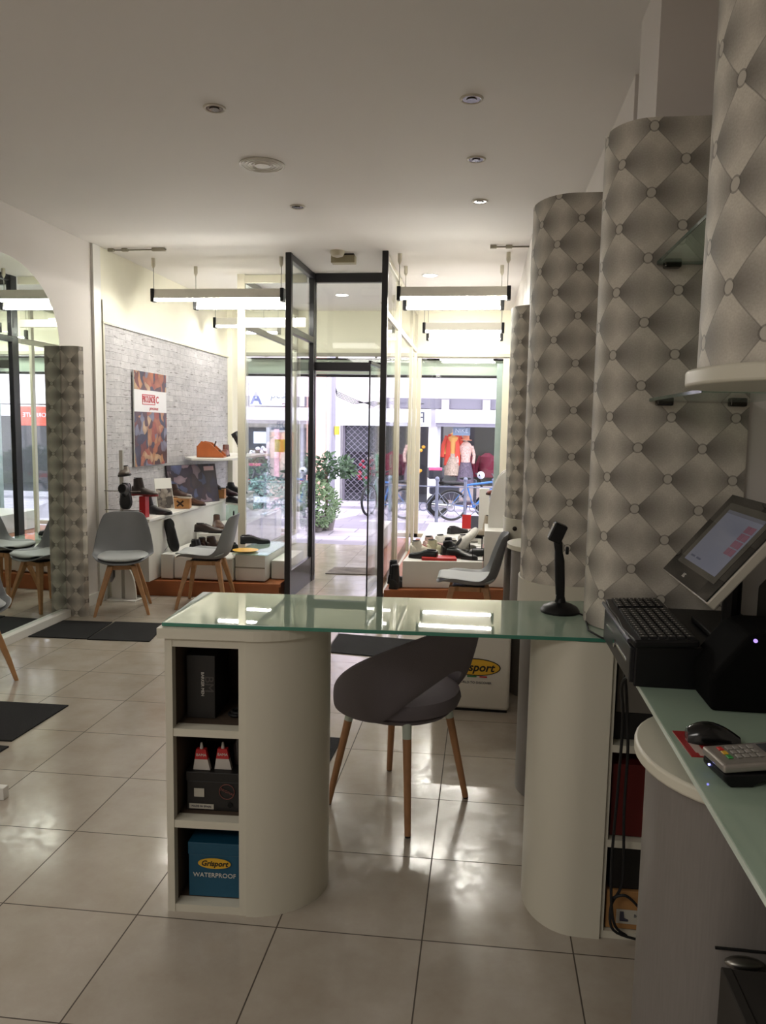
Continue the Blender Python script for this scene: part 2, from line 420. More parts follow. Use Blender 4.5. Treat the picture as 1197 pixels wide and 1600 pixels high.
# stone-covered part of the left wall
sw = uvwall('wall_stone', [(-3.15, 6.15), (-3.15, 9.27)], 0.13, 2.31, STONE, None, closed=False)
struct(sw, 'whitewashed stone-clad left wall of the display window')
struct(B().box(-3.4, -3.152, 6.03, 9.6, 0, HC).box(-3.17, -3.09, 9.27, 9.6, 0, HC).done('wall_display', CREAM), 'cream wall behind and above the stone cladding')
struct(B().box(-3.152, -3.140, 6.125, 6.15, 0, 2.5).box(-3.152, -3.135, 6.12, 9.27, 2.31, 2.325).done('trim_1', ALU), 'thin metal edging of the stone cladding')
struct(B().box(-3.17, -3.155, 5.58, 6.03, 0, 0.09).done('baseboard_left', WPAINT))
# bulkhead over the street front
struct(B().box(-3.4, 1.3, 9.6, 9.75, 2.39, HC+0.1).box(-3.4, -3.05, 9.6, 9.75, 0, 2.39).box(0.30, 1.3, 9.6, 9.75, 0, 2.39).done('wall_front', CREAM), 'cream bulkhead above the street windows')
struct(B().box(-3.2, 0.5, 9.52, 9.6, 2.36, 2.40).done('trim_2', M('grey_trim', '#9d998c', 0.5)), 'grey rail under the bulkhead')

def frame_screen(name, label, p0, p1, z0, z1, bars, posts, fw=0.05, mat=ALU, pane=True, kick=None, depth=0.04):
    """glazed screen from plan point p0 to p1; bars = heights of rails, posts = fractions of length"""
    d = Vector((p1[0]-p0[0], p1[1]-p0[1])); L = d.length; rz = math.atan2(d.y, d.x)
    r = sroot(name, label, (p0[0], p0[1], 0), rz)
    f = B(); h = depth/2
    for t in posts: x = t*L; f.box(max(0, x-fw/2), min(L, x+fw/2) if 0 < t < 1 else (fw if t == 0 else L), -h, h, z0, z1) if 0 < t < 1 else f.box(0 if t == 0 else L-fw, fw if t == 0 else L, -h, h, z0, z1)
    for z in bars: f.box(fw*0.5, L-fw*0.5, -h*0.92, h*0.92, z-fw/2, z+fw/2)
    f.done('frame', mat, r, bevel=0.003, seg=1)
    if kick: B().box(fw, L-fw, -h*0.7, h*0.7, z0, kick).done('kick_plate', mat, r)
    B().box(fw*0.6, L-fw*0.6, -0.004, 0.004, kick or z0+0.01, z1-0.01).done('glass_pane', GLS, r)
    return r
# black-framed entrance: side screen, back frame, right post
frame_screen('window_1', 'black framed glass side screen left of the entrance', (-1.65, 6.40), (-1.64, 7.28), 0.0, HC, [HC-0.03, 2.30], [0, 1], 0.055, BLACKF, kick=0.24, depth=0.05)
r = sroot('window_2', 'black framed transom and doorway at the back of the entrance')
B().box(-1.665, -1.61, 7.27, 7.33, 0, HC).box(-0.955, -0.89, 7.27, 7.33, 0, HC).box(-1.61, -0.955, 7.27, 7.33, HC-0.085, HC).box(-1.61, -0.955, 7.27, 7.33, 2.02, 2.10).done('frame', BLACKF, r, bevel=0.003, seg=1)
B().box(-1.61, -0.955, 7.296, 7.304, 2.10, HC-0.085).done('glass_pane', GLS, r)
r = sroot('trim_3', 'black steel post on the right of the entrance'); B().box(-0.865, -0.815, 6.38, 6.43, 0, HC).done('post', BLACKF, r, bevel=0.003)
# open frameless glass door leaf, hinged on the right
r = sroot('door_1', 'frameless glass entrance door standing open inwards')
gm = Matrix.Translation((-0.93, 7.27, 0)) @ Matrix.Rotation(math.radians(-92.5), 4, 'Z')
B().box(0, 0.80, -0.005, 0.005, 0.02, 2.03, gm).done('glass_leaf', GLS, r)
B().box(0.793, 0.803, -0.006, 0.006, 0.02, 2.03, gm).box(0, 0.8, -0.012, 0.012, 2.02, 2.05, gm).done('edge_strip', BLACKF, r)
# white glazed screen left of the doorway, glazed porch sides
frame_screen('window_3', 'cream framed glass screen between entrance and display window', (-2.375, 7.3), (-1.665, 7.3), 0.13, HC, [HC-0.045, 2.46, 0.16], [0], 0.075, ALU)
frame_screen('window_4', 'cream framed porch glazing on the left side', (-2.35, 7.34), (-2.35, 9.55), 0.13, HC, [HC-0.04, 2.46, 0.16], [0, 1], 0.06, M('shaded_frame', '#8d8b80', 0.4))  # cream frame darkened, its backlit shade is put into the colour
frame_screen('window_5', 'cream framed porch glazing on the right side', (-0.84, 6.44), (-0.86, 9.55), 0.0, HC, [HC-0.04, 2.435, 0.04], [0.30, 0.355, 0.78, 1], 0.055, ALU)
# street windows
def street_window(name, label, x0, x1, z0, z1):
    r = sroot(name, label)
    B().box(x0, x0+0.05, 9.56, 9.64, z0, z1).box(x1-0.10, x1, 9.56, 9.64, z0, z1).box(x0, x1, 9.56, 9.64, z1-0.04, z1).box(x0, x1, 9.56, 9.64, z0, z0+0.05).done('frame', ALU, r, bevel=0.003, seg=1)
    B().box(x1-0.17, x1-0.10, 9.62, 9.70, z0, z1-0.1).done('shutter_guide', M('grey_green_guide', '#97a5a0', 0.4, 0.3), r)
    B().box(x0+0.05, x1-0.10, 9.596, 9.604, z0+0.05, z1-0.04).done('glass_pane', GLS, r)
street_window('window_6', 'display window to the street on the left', -3.05, -2.32, 0.13, 2.39)
street_window('window_7', 'display window to the street on the right', -0.84, 0.30, 0.13, 2.39)
# roller shutter housing outside, translucent valance
r = sroot('trim_4', 'green-grey valance of the rolled up shutter')
B().box(-3.1, 0.4, 9.80, 9.84, 2.16, 2.34).done('valance', M('valance_green', '#bcc8ba', 0.5), r)
B().box(-3.1, 0.4, 9.78, 9.86, 2.125, 2.155).box(-3.1, 0.4, 9.78, 9.86, 2.34, 2.36).done('bottom_bar', BLKP, r)
for k in range(7): B().box(-2.9+0.5*k, -2.87+0.5*k, 9.78, 9.83, 2.36, 2.40).done('bracket', STEEL, r)

# ================================================================== STREET
struct(B().box(-8, 9, 9.6, 15.6, -0.10, -0.004).done('floor_street', PAVE), 'pale stone paving of the pedestrian street')
PINK = M('pink_render', '#d9a999', 0.8, var=0.05); PALE = M('pale_pink_render', '#e6dade', 0.85, var=0.04); DARKG = M('dark_shop', '#3a3a42', 0.5, var=0.15, vscale=3)
st = thing('shop_building', 'pale rendered building with three shop fronts across the street', 'building', (0, 0, 0))
FY = 15.45
B().box(-9, 9, FY, FY+0.3, 2.36, 9.0).box(-9, -4.9, FY, FY+0.3, 0, 2.36).box(-3.5, 9, FY+0.02, FY+0.28, 1.84, 2.36).done('upper_wall', PALE, st)
B().box(-3.56, -3.17, FY-0.12, FY+0.25, 0, 4.0).done('pillar', PINK, st)
B().box(-3.17, -2.88, FY-0.05, FY+0.25, 0, 4.0).done('pillar', M('white_pillar', '#d5d0d6', 0.8), st)
B().box(-1.10, -0.92, FY-0.05, FY+0.25, 0, 2.2).done('pillar', M('white_pillar'), st)
B().box(-8, 9, FY+2.0, FY+2.1, 0, 2.6).done('interior_wall', DARKG, st)
B().box(-8, 9, FY, FY+2.1, -0.1, 0.0).done('interior_floor', DARKG, st)
B().box(-1.75, 2.0, FY-0.10, FY+0.1, 1.88, 2.08).done('beam', M('grey_soffit', '#6f6b76', 0.7), st)
for xx in (-0.85, -0.05, 0.8): B().box(xx, xx+0.15, FY-0.16, FY-0.10, 1.86, 2.06).done('bracket', M('grey_bracket', '#a09aa3', 0.7), st)
B().box(-0.95, 2.0, FY-0.28, FY, 1.60, 1.86).done('shop_awning_box', M('awning_white', '#e8e2ee', 0.4), st)
B().box(-0.95, 2.0, FY-0.2, FY, 1.53, 1.60).done('awning_rail', M('awning_rail', '#9a97a6', 0.4, 0.3), st)
B().box(-0.9, 9, FY+0.02, FY+0.28, 1.6, 1.86).box(1.9, 2.6, FY-0.02, FY+0.28, 0, 1.6).box(4.6, 5, FY-0.02, FY+0.28, 0, 1.6).done('lower_wall', PALE, st)
# signs
def sign(label, x0, x1, z0, z1, mat=None):
    t = thing('shop_sign', label, 'sign', ((x0+x1)/2, FY-0.18, (z0+z1)/2)); hw, hh = (x1-x0)/2, (z1-z0)/2
    B().box(-hw, hw, -0.04, 0.04, -hh, hh).done('board', mat or M('sign_white', '#dfe1ee', 0.4, emit=0.15), t, bevel=0.01)
    return t
INK = M('dark_ink', '#40404e', 0.6)
s1 = sign('white shop sign with a blue logo and grey lettering left of the pink pillar', -4.72, -3.6, 1.88, 2.36)
text('pesca', 0.22, (0.12, -0.045, -0.02), (PI/2, 0, 0), M('sign_grey', '#5f6472', 0.6), s1, shear=0.2)
text('A', 0.34, (-0.42, -0.045, -0.1), (PI/2, 0, 0), M('sign_blue', '#3b4a86', 0.6), s1, 'logo', bold=0.01)
s0 = sign('red shop sign with pale lettering, seen reflected in the arched mirror', 2.55, 3.55, 1.40, 1.80, M('sign_red', '#c9452c', 0.5))
text('ORIENTE', 0.13, (0, -0.045, 0.02), (PI/2, 0, 0), M('pale_ink', '#d0dae8', 0.6), s0)
s2 = sign('blank white illuminated sign over the shutter', -2.92, -1.93, 1.52, 1.86)
s3 = sign('white sign with dark curly letters at the right corner of the shuttered shop', -1.92, -1.05, 1.52, 1.86)
text('R', 0.30, (0.24, -0.045, 0.0), (PI/2, 0, PI), INK, s3)
text('res', 0.10, (0.26, -0.045, -0.12), (PI/2, 0, PI), INK, s3)
text('ilil', 0.22, (-0.15, -0.045, 0.02), (PI/2, 0, 0), M('sign_blue'), s3)
# lattice shutter
sh = thing('rolling_grille', 'dark perforated rolling grille closing the middle shop', 'shutter', (-2.2, FY-0.02, 0))
for q in (-0.62, 0.66): B().box(q, q+0.04, -0.03, 0.03, 0, 1.55).done('side_guide', M('grille_guide', '#5a5560', 0.5), sh)
b = B()
for k in range(26):
    z = 0.04+k*0.06
    b.tube([(-0.58+0.0625*j, 0, z+(0.028 if (j+k) % 2 else -0.028)) for j in range(21)], 0.006, 4)
b.done('lattice', M('grille_steel', '#8b8794', 0.5, 0.4), sh)
B().box(-0.6, 0.68, 0.03, 0.05, 1.0, 1.55).done('inner_panel', DARKG, sh)
# shop interiors and goods behind
def flowers(name, label, loc, cols, n=22, rad=(0.2, 0.08, 0.2), leaf='#4d6b4f', group=None):
    t = thing(name, label, 'flowers', loc)
    b = B()
    for i in range(n):
        p = [random.uniform(-1, 1)*q for q in rad]; b.ell(p, (0.04, 0.04, 0.035), 6, 4)
    b.done('blossoms', M('blossom_'+cols, cols, 0.7, var=0.3, vscale=20), t)
    b = B()
    for i in range(n):
        x, y = random.uniform(-1, 1)*rad[0]*0.6, random.uniform(-1, 1)*rad[1]
        b.tube([(x*0.3, y*0.3, -rad[2]-0.3), (x, y, random.uniform(-0.5, 0.5)*rad[2])], 0.008, 4)
    b.done('stems', M('stem_green', leaf, 0.7), t)
    return t
flowers('flower_bunch', 'bunch of crimson flowers behind the grille', (-2.35, FY+0.25, 0.62), '#9a2a3f')
flowers('flower_bunch', 'white flowers above the crimson ones behind the grille', (-2.15, FY+0.3, 0.95), '#cfc9c4')
flowers('flower_bunch', 'yellow flowers low behind the grille', (-1.97, FY+0.22, 0.35), '#c2a53a', 10, (0.1, 0.06, 0.08))
flowers('flower_bunch', 'orange flowers behind the porch glazing', (-1.32, FY+0.05, 0.85), '#d79a2b', 16, (0.12, 0.08, 0.28))
# left shop front
ls = thing('storefront', 'cluttered glazed shop front left of the pink pillar', 'shop front', (-4.4, FY, 0))
B().box(-0.9, 0.84, 0.1, 0.16, 1.45, 1.9).done('stone_band', M('stone_band', '#8d857f', 0.9, bump=0.6, bscale=12, var=0.25, vscale=14), ls)
B().box(0.05, 0.40, -0.02, 0.06, 0, 1.4).done('door_panel', M('shop_door_beige', '#b9aaa0', 0.6, var=0.1), ls)
B().box(-0.30, 0.05, 0.0, 0.05, 1.12, 1.36).done('notice_board', M('notice_white', '#d7dae8', 0.5), ls)
for q, q2 in ((-0.02, 0.05), (0.4, 0.46), (-0.9, -0.82)): B().box(q, q2, -0.05, 0.08, 0, 1.45).done('frame', M('shop_frame', '#b6b2ba', 0.5), ls)
B().box(-0.9, 0.84, 0.3, 0.36, 0.95, 1.0).box(-0.9, 0.84, 0.3, 0.36, 0.6, 0.64).done('shelf', M('shop_shelf', '#6a6460', 0.5), ls)
B().box(-0.9, 0.0, 0.38, 0.42, 0.0, 1.4).done('backdrop', M('shop_back', '#4e5668', 0.7, var=0.5, vscale=6), ls)
B().box(0.46, 0.84, 0.30, 0.33, 1.0, 1.4).box(0.46, 0.84, 0.28, 0.31, 0.5, 0.9).done('goods_panel', M('goods', '#5a5a66', 0.7, var=0.5, vscale=16), ls)
for q, q2 in ((-0.9, -0.35), (0.46, 0.84)): B().box(q, q2, -0.05, 0.0, 0.30, 0.38).done('red_rail', M('red_band', '#c9433c', 0.5), ls)
flowers('flower_bunch', 'white flowers on the sill of the left shop', (-4.55, FY-0.3, 0.95), '#d9d9dd', 16, (0.2, 0.08, 0.12))
wn = thing('banner', 'red and white banner hanging on the left shop window', 'banner', (-4.18, FY-0.12, 1.0))
B().box(-0.05, 0.05, -0.006, 0.006, -0.55, 0.42).done('cloth', M('banner_pink', '#d8a9b0', 0.7, var=0.3, vscale=14), wn)
# right shop window with mannequins
rs = thing('shop_window', 'clothes shop display window across the street', 'shop window', (0, FY, 0))
for q in (-0.92, 0.56): B().box(q, q+0.06, -0.06, 0.06, 0, 1.55).done('frame', M('silver_frame', '#b9bac4', 0.35, 0.2), rs)
B().box(-0.9, 0.6, 0.0, 0.3, 0, 0.35).done('plinth', M('shop_plinth', '#8d7f7c', 0.7), rs)
B().box(-0.2, 1.4, 0.9, 0.92, 0.3, 1.55).done('curtain', M('green_grey_curtain', '#4b4e49', 0.8), rs)
B().box(-0.86, -0.4, 1.0, 1.02, 0.3, 1.55).done('light_panel', M('grey_back', '#8b918f', 0.8), rs)
B().box(-0.62, -0.28, 0.1, 0.12, 1.36, 1.52).done('window_sign', M('sign_bluegrey', '#7d8fa6', 0.6), rs)
text('NIKE', 0.12, (-0.45, 0.09, 1.45), (PI/2, 0, 0), M('pale_ink', '#d0dae8', 0.6), rs)
def mannequin(label, loc, top, skirt, coat=None, hat=None, h=1.0):
    t = thing('mannequin', label, 'mannequin', loc)
    sk = B()
    for z0, z1, a, c in ((0.0, 0.44, 0.21, 0.14),): sk.lathe([(a*1.1, z0), (a, z0+0.2), (c, z1)], n=18)
    sk.done('skirt', skirt, t, smooth=True)
    tp = B().lathe([(0.13, 0.42), (0.12, 0.52), (0.15, 0.66), (0.16, 0.76), (0.10, 0.83), (0.04, 0.86)], n=18)
    for s in (-1, 1): tp.tube([(0.15*s, 0, 0.76), (0.22*s, -0.02, 0.58), (0.20*s, -0.08, 0.42)], 0.045, 8, 0.035)
    tp.done('blouse', top, t, smooth=True)
    B().tube([(0, 0, 0.84), (0, 0, 0.93)], 0.035, 10).done('neck', M('mannequin_cream', '#cfc0b0', 0.5), t)
    if coat:
        c = B()
        for s in (-1, 1):
            c.loft([[(s*0.05, -0.14, 0.2), (s*0.2, -0.12, 0.2), (s*0.24, 0.05, 0.2), (s*0.05, -0.10, 0.2)], [(s*0.07, -0.15, 0.6), (s*0.17, -0.12, 0.6), (s*0.19, 0.05, 0.6), (s*0.07, -0.12, 0.6)], [(s*0.05, -0.12, 0.83), (s*0.12, -0.08, 0.83), (s*0.15, 0.05, 0.80), (s*0.06, -0.08, 0.83)]])
            c.tube([(0.16*s, 0, 0.78), (0.25*s, -0.03, 0.6), (0.27*s, -0.08, 0.36)], 0.06, 8, 0.055)
        c.done('coat', coat, t, smooth=True)
    if hat:
        B().lathe([(0.15, 0.88), (0.15, 0.89), (0.085, 0.90), (0.08, 0.98), (0.05, 1.0), (0.01, 1.0)], n=18).done('hat', hat, t, smooth=True)
    t.scale = (h*0.78, h*0.78, h)
FLOR = M('floral_print', '#c9a79c', 0.7, var=0.45, vscale=40)
mannequin('mannequin in a long coral coat over a yellow blouse', (-0.62, FY+0.35, 0.55), M('yellow_blouse', '#d19a52', 0.7), M('beige_floral', '#a89484', 0.7, var=0.35, vscale=30), M('coral_coat', '#c9402f', 0.7))
mannequin('mannequin in a peach hat and floral tunic', (-0.36, FY+0.3, 0.38), FLOR, M('dark_patterned', '#5b4f5e', 0.7, var=0.4, vscale=30), None, M('peach_hat', '#c97f5e', 0.7))
for lab, x in (('maroon knitted jacket hanging left of the hat mannequin', -0.42), ('maroon knitted jacket hanging right of the hat mannequin', 0.08)):
    j = thing('jacket', lab, 'jacket', (x, FY+0.75, 0.5))
    q = B().lathe([(0.17, 0), (0.17, 0.25), (0.16, 0.42), (0.05, 0.5)], n=14)
    for s in (-1, 1): q.tube([(0.13*s, 0, 0.43), (0.22*s, 0, 0.2), (0.23*s, 0, 0.0)], 0.05, 8)
    q.done('body', M('maroon_knit', '#6b1730', 0.8, var=0.2, vscale=30), j, smooth=True)
# pole and cables
t = thing('lamp_post', 'grey steel pole in the street in front of the grille', 'pole', (-2.62, 13.24, 0))
B().tube([(0, 0, 0), (0, 0, 4.5)], 0.055, 14).done('pole', M('pole_grey', '#8d8a96', 0.5, 0.3), t, smooth=True)
B().box(0.05, 0.12, -0.05, 0.05, 1.35, 1.5).done('yellow_tag', M('yellow', '#c7a032', 0.5), t)
t = thing('cable_bundle', 'sagging black cables running along the facade above the sign', 'cables', (0, FY-0.1, 0))
for k in range(4):
    B().tube([(-3.45, 0, 3.2), (-3.1, 0, 2.75-0.05*k), (-2.95, 0, 2.1+0.03*k), (-2.6, 0, 1.95+0.03*k), (-2.2, 0, 2.0-0.03*k), (-1.9, 0, 1.95+0.02*k), (-1.2, 0, 1.97)], 0.007, 6).done('cable', RUBBER, t)
t = thing('green_rack', 'green metal flower rack in front of the grille', 'rack', (-1.83, 14.2, 0))
g = B()
for x in (-0.13, 0.13):
    for y in (-0.1, 0.1): g.tube([(x, y, 0), (x, y, 1.0)], 0.012, 6)
for z in (0.25, 0.6, 0.95): g.box(-0.13, 0.13, -0.1, 0.1, z, z+0.012)
g.done('frame', M('rack_green', '#3f8a6a', 0.5), t)
# plants
def leaf_ball(name, label, loc, r, trunk, n, col, cat='plant', pot=None, lr=0.035):
    t = thing(name, label, cat, loc); b = B(); zc = trunk + r[2]
    for i in range(n):
        a, c = random.uniform(0, 2*PI), random.uniform(-1, 1); q = random.uniform(0.75, 1.05)*math.sqrt(1-c*c); k = random.uniform(0.8, 1.05)
        p = Vector((r[0]*q*math.cos(a), r[1]*q*math.sin(a), zc + r[2]*c*k))
        d = Vector((random.uniform(-1, 1), random.uniform(-1, 1), random.uniform(-0.4, 0.9))).normalized(); e = d.orthogonal().normalized(); s = random.uniform(0.6, 1.3)*lr
        nrm = d.cross(e)*s*0.25
        b.quad(p, p+d*s+e*s*0.5+nrm, p+d*s*2.2, p+d*s-e*s*0.5+nrm)
    b.done('foliage', col, t)
    if trunk > 0.05: B().tube([(0, 0, 0), (0.01, 0, trunk*0.5), (0, 0, zc)], 0.02, 8).done('trunk', M('bark', '#5b4a3c', 0.8), t)
    if pot: B().lathe([(pot*0.75, 0), (pot, pot*1.3), (pot*1.05, pot*1.35), (pot*0.9, pot*1.35)], n=20).done('pot', M('stone_pot', '#77716f', 0.8), t)
    return t
IVY = M('variegated_ivy', '#8aa27d', 0.6, var=0.45, vscale=30); LEAF = M('dark_leaf', '#476045', 0.5, var=0.4, vscale=20)
leaf_ball('ivy_bush', 'round variegated ivy bush on the pavement outside the entrance', (-2.38, 10.75, 0), (0.36, 0.3, 0.36), 0.02, 1500, IVY, pot=0.16)
leaf_ball('potted_tree', 'small leafy standard tree rising behind the ivy bush', (-2.25, 10.95, 0), (0.42, 0.3, 0.17), 0.72, 420, LEAF, pot=0.15, lr=0.05)
leaf_ball('ivy_bush', 'greyish ivy bush beside the bicycle wheel on the left', (-3.22, 11.4, 0), (0.42, 0.3, 0.34), 0.03, 900, M('blue_ivy', '#6f8f86', 0.6, var=0.45, vscale=30), pot=0.15)
leaf_ball('flower_pot', 'blue-green potted shrub seen through the left window', (-4.1, 13.6, 0), (0.3, 0.25, 0.35), 0.25, 400, M('shrub_green', '#3f5c46', 0.6, var=0.4), pot=0.2)
# railing
t = thing('street_railing', 'grey iron railing with ring panels along the pavement', 'railing', (0, 12.3, 0))
IRON = M('iron_grey', '#6f7284', 0.5, 0.3)
for x in (-1.60, -1.15, -0.72, -0.27, 0.18, 0.63): B().tube([(x, 0, 0), (x, 0, 0.67)], 0.026, 12).ell((x, 0, 0.69), (0.036, 0.036, 0.04)).done('post', IRON, t, smooth=True)
g = B().tube([(-1.6, 0, 0.57), (0.63, 0, 0.57)], 0.010, 8)
for a, c in ((-1.6, -1.15), (-1.15, -0.72), (-0.72, -0.27), (-0.27, 0.18), (0.18, 0.63)):
    mx = (a+c)/2; g.torus((mx, 0, 0.24), 0.062, 0.008, 24, 6)
    for q in (-1, 1):
        g.tube([(mx+q*0.05, 0, 0.28), (mx+q*(c-a)/2, 0, 0.50)], 0.007, 6); g.tube([(mx+q*0.05, 0, 0.20), (mx+q*(c-a)/2, 0, 0.04)], 0.007, 6)
g.done('rail', IRON, t)
def bicycle(label, loc, rz, col, tilt=0.0):
    t = thing('bicycle', label, 'bicycle', loc, rot=(tilt, 0, rz)); fm = M('bike_'+col, col, 0.35)
    for x in (-0.52, 0.52):
        wv = B().torus((x, 0, 0.34), 0.315, 0.026, 40, 8); wv.done('tyre', RUBBER, t, smooth=True)
        sp = B().torus((x, 0, 0.34), 0.285, 0.009, 40, 6); sp.lathe([(0.02, -0.03), (0.02, 0.03)], (x, 0, 0.34), 10, 'y')
        for k in range(14):
            a = 2*PI*k/14; sp.tube([(x, 0.01*(-1)**k, 0.34), (x+0.285*math.cos(a), 0, 0.34+0.285*math.sin(a))], 0.003, 4)
        sp.done('wheel', M('rim_silver', '#a9adb8', 0.35, 0.6), t)
    b = B(); bb, hd, st_, se = (-0.05, 0, 0.3), (0.36, 0, 0.86), (-0.2, 0, 0.78), (0.39, 0, 0.78)
    b.tube([bb, se], 0.026, 8).tube([st_, hd], 0.022, 8).tube([bb, st_], 0.02, 8).tube([(-0.52, 0.05, 0.34), bb], 0.012, 6).tube([(-0.52, 0.05, 0.34), st_], 0.01, 6).tube([(0.34, 0, 0.92), (0.42, 0, 0.66)], 0.025, 8)
    b.done('frame', fm, t, smooth=True)
    B().tube([(0.42, 0.05, 0.66), (0.52, 0.05, 0.34)], 0.014, 8).tube([(0.42, -0.05, 0.66), (0.52, -0.05, 0.34)], 0.014, 8).done('fork', M('fork_dark', '#2a2d36', 0.4), t, smooth=True)
    B().tube([(0.34, -0.28, 1.0), (0.36, 0, 0.97), (0.34, 0.28, 1.0)], 0.014, 8).tube([(0.34, 0, 0.9), (0.36, 0, 0.98)], 0.016, 8).done('handlebar', BLKP, t, smooth=True)
    B().ell((-0.24, 0, 0.92), (0.13, 0.06, 0.03)).tube([(-0.22, 0, 0.78), (-0.24, 0, 0.91)], 0.014, 8).done('saddle', BLKP, t, smooth=True)
    cr = B(); cr.torus((-0.05, -0.05, 0.3), 0.09, 0.008, 20, 6); cr.tube([(-0.05, -0.06, 0.3), (0.08, -0.07, 0.2)], 0.012, 6); cr.box(0.05, 0.12, -0.13, -0.06, 0.18, 0.2); cr.done('crankset', STEEL, t)
    return t
    return t
bicycle('blue mountain bicycle leaning against the street railing', (-0.10, 12.55, 0), math.radians(4), '#2f6fb8', 0.05).scale = (0.76,)*3
bicycle('dark bicycle whose wheel shows through the left screen', (-3.25, 11.75, 0), math.radians(188), '#3b3b44').scale = (0.85,)*3
bicycle('silver bicycle behind the porch glazing on the right', (-1.75, 13.2, 0), math.radians(70), '#8fa0a8').scale = (0.8,)*3
# scooter with top case
t = thing('motor_scooter', 'dark scooter with a black top box carrying a pink stripe', 'scooter', (-0.36, 13.1, 0), math.radians(8)); t.scale = (0.72,)*3
for x in (-0.55, 0.6):
    B().torus((x, 0, 0.27), 0.21, 0.065, 32, 10).done('tyre', RUBBER, t, smooth=True)
    B().lathe([(0.15, -0.04), (0.16, 0), (0.15, 0.04)], (x, 0, 0.27), 20, 'y').done('wheel', M('rim_silver'), t, smooth=True)
B().loft([[(-0.75+u*0.02, s*0.10*w_, z) for s, z in ((-1, zb), (1, zb), (1, zt), (-1, zt))] for u, w_, zb, zt in ((0, 0.8, 0.55, 0.7), (20, 1.2, 0.42, 0.78), (35, 1.0, 0.36, 0.72))]).box(-0.15, 0.3, -0.12, 0.12, 0.3, 0.38).loft([[(0.3+q, s*0.16, z) for s in (-1, 1) for q in (0, 0.05)][::1] for z in (0.3, 0.9)]).done('body', M('scooter_dark', '#33343f', 0.3), t, bevel=0.02, smooth=True)
B().ell((-0.25, 0, 0.80), (0.36, 0.13, 0.05)).done('saddle', BLKP, t, smooth=True)
B().box(-0.80, -0.42, -0.2, 0.2, 0.90, 1.16).done('top_box', M('box_dark', '#2c2c34', 0.35), t, bevel=0.05, seg=3)
B().box(-0.78, -0.48, -0.205, -0.1, 1.10, 1.165).done('pink_stripe', M('pink', '#e0547f', 0.4), t, bevel=0.01)
B().tube([(0.38, -0.3, 1.02), (0.42, 0, 0.98), (0.38, 0.3, 1.02)], 0.02, 8).tube([(0.6, 0, 0.27), (0.42, 0, 0.98)], 0.03, 8).done('handlebar', BLKP, t, smooth=True)
B().ell((0.45, -0.05, 1.0), (0.09, 0.12, 0.09)).done('headlamp', M('headlamp', '#dfe4f2', 0.1), t, smooth=True)
B().tube([(-0.7, -0.16, 0.30), (-0.2, -0.16, 0.26)], 0.055, 12).done('exhaust', CHROME, t, smooth=True)
# lettering stuck on the left glass (seen from behind)
VIN = M('vinyl_red', '#a5404b', 0.6)
t = thing('window_lettering', 'red and dark vinyl letters on the left window, mirrored from inside', 'lettering', (-3.0, 9.585, 0))
text("S", 0.15, (0.48, 0, 1.72), (PI/2, 0, PI), VIN, t); text("COR", 0.12, (0.50, 0, 1.50), (PI/2, 0, PI), INK, t)
B().box(0.36, 0.56, 0.0, 0.003, 1.16, 1.32).done('yellow_sticker', M('lime_sticker', '#c9d24a', 0.6), t, bevel=0.001)

# ================================================================== LEFT WALL: mirror and tufted strip
t = thing('arched_mirror', 'tall arched frameless mirror on the left wall', 'mirror', (-3.168, 4.83, 0))
pts = [(-0.66, 0.06), (0.66, 0.06), (0.66, 2.06)] + [(0.66*math.cos(PI*k/28), 2.06+0.53*math.sin(PI*k/28)) for k in range(1, 28)] + [(-0.66, 2.06)]
lo = [p for p in pts if p[1] <= 2.061]; up = [p for p in pts if p[1] >= 2.059]
B().prism([(-0.66, 0.06), (0.66, 0.06), (0.66, 2.058), (-0.66, 2.058)], 0, 0.006, lambda x, y, z: (z, x, y)).done('lower_pane', MIRR, t)
B().prism([(0.66, 2.062)] + pts[3:-1] + [(-0.66, 2.062)], 0, 0.006, lambda x, y, z: (z, x, y)).done('upper_pane', MIRR, t)
t = thing('mirror_base', 'white boxed skirting running below the arched mirror', 'skirting', (-3.17, 4.4, 0))
B().box(0, 0.05, -1.2, 1.08, 0, 0.058).done('board', WPAINT, t, bevel=0.003)
t = thing('padded_strip', 'narrow grey tufted-print strip at the end of the arched mirror', 'panel', (0, 0, 0))
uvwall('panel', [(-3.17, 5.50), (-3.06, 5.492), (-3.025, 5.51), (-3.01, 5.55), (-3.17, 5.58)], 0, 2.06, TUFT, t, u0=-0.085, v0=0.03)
struct(B().box(-3.17, -3.150, 6.0, 6.12, 0, HC).done('wall_pillar', WPAINT), 'white edge strip beside the stone cladding')

# ================================================================== RIGHT SIDE: display columns
def knob(bb_parent, x, y, z, r=0.013, axis='y'):
    b = B(); b.lathe([(r*0.5, 0), (r*0.5, 0.008), (r, 0.010), (r, 0.018), (r*0.8, 0.020)] if axis == 'y' else [(r, 0), (r, .02)], (x, y, z), 16, 'y')
    o = b.done('knob', M('knob_dark', '#3a3530', 0.3, 0.8), bb_parent, smooth=True); return o
def tufted(name, label, x0, x1, yf, yb, z0, z1, nl, anchor):
    t = thing(name, label, 'display column', (0, 0, 0))
    P_ = dpts(x0, x1, yf, yb, nl, 40); us = [0]
    for i in range(1, len(P_)): us.append(us[-1]+math.dist(P_[i-1], P_[i]))
    ax, ay, az = anchor
    if ay <= yf+1e-3: ua = us[-1]-(x1-ax)
    else: ua = us[min(range(len(P_)), key=lambda i: math.dist(P_[i], (ax, ay)))]
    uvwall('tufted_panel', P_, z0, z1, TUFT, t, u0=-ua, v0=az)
    return t
P2 = tufted('display_column', 'tall grey tufted column standing on the desk glass beside the monitor', 0.325, 0.73, 2.28, 2.56, 0.914, 2.352, 0.11, (0.435, 2.28, 2.154))
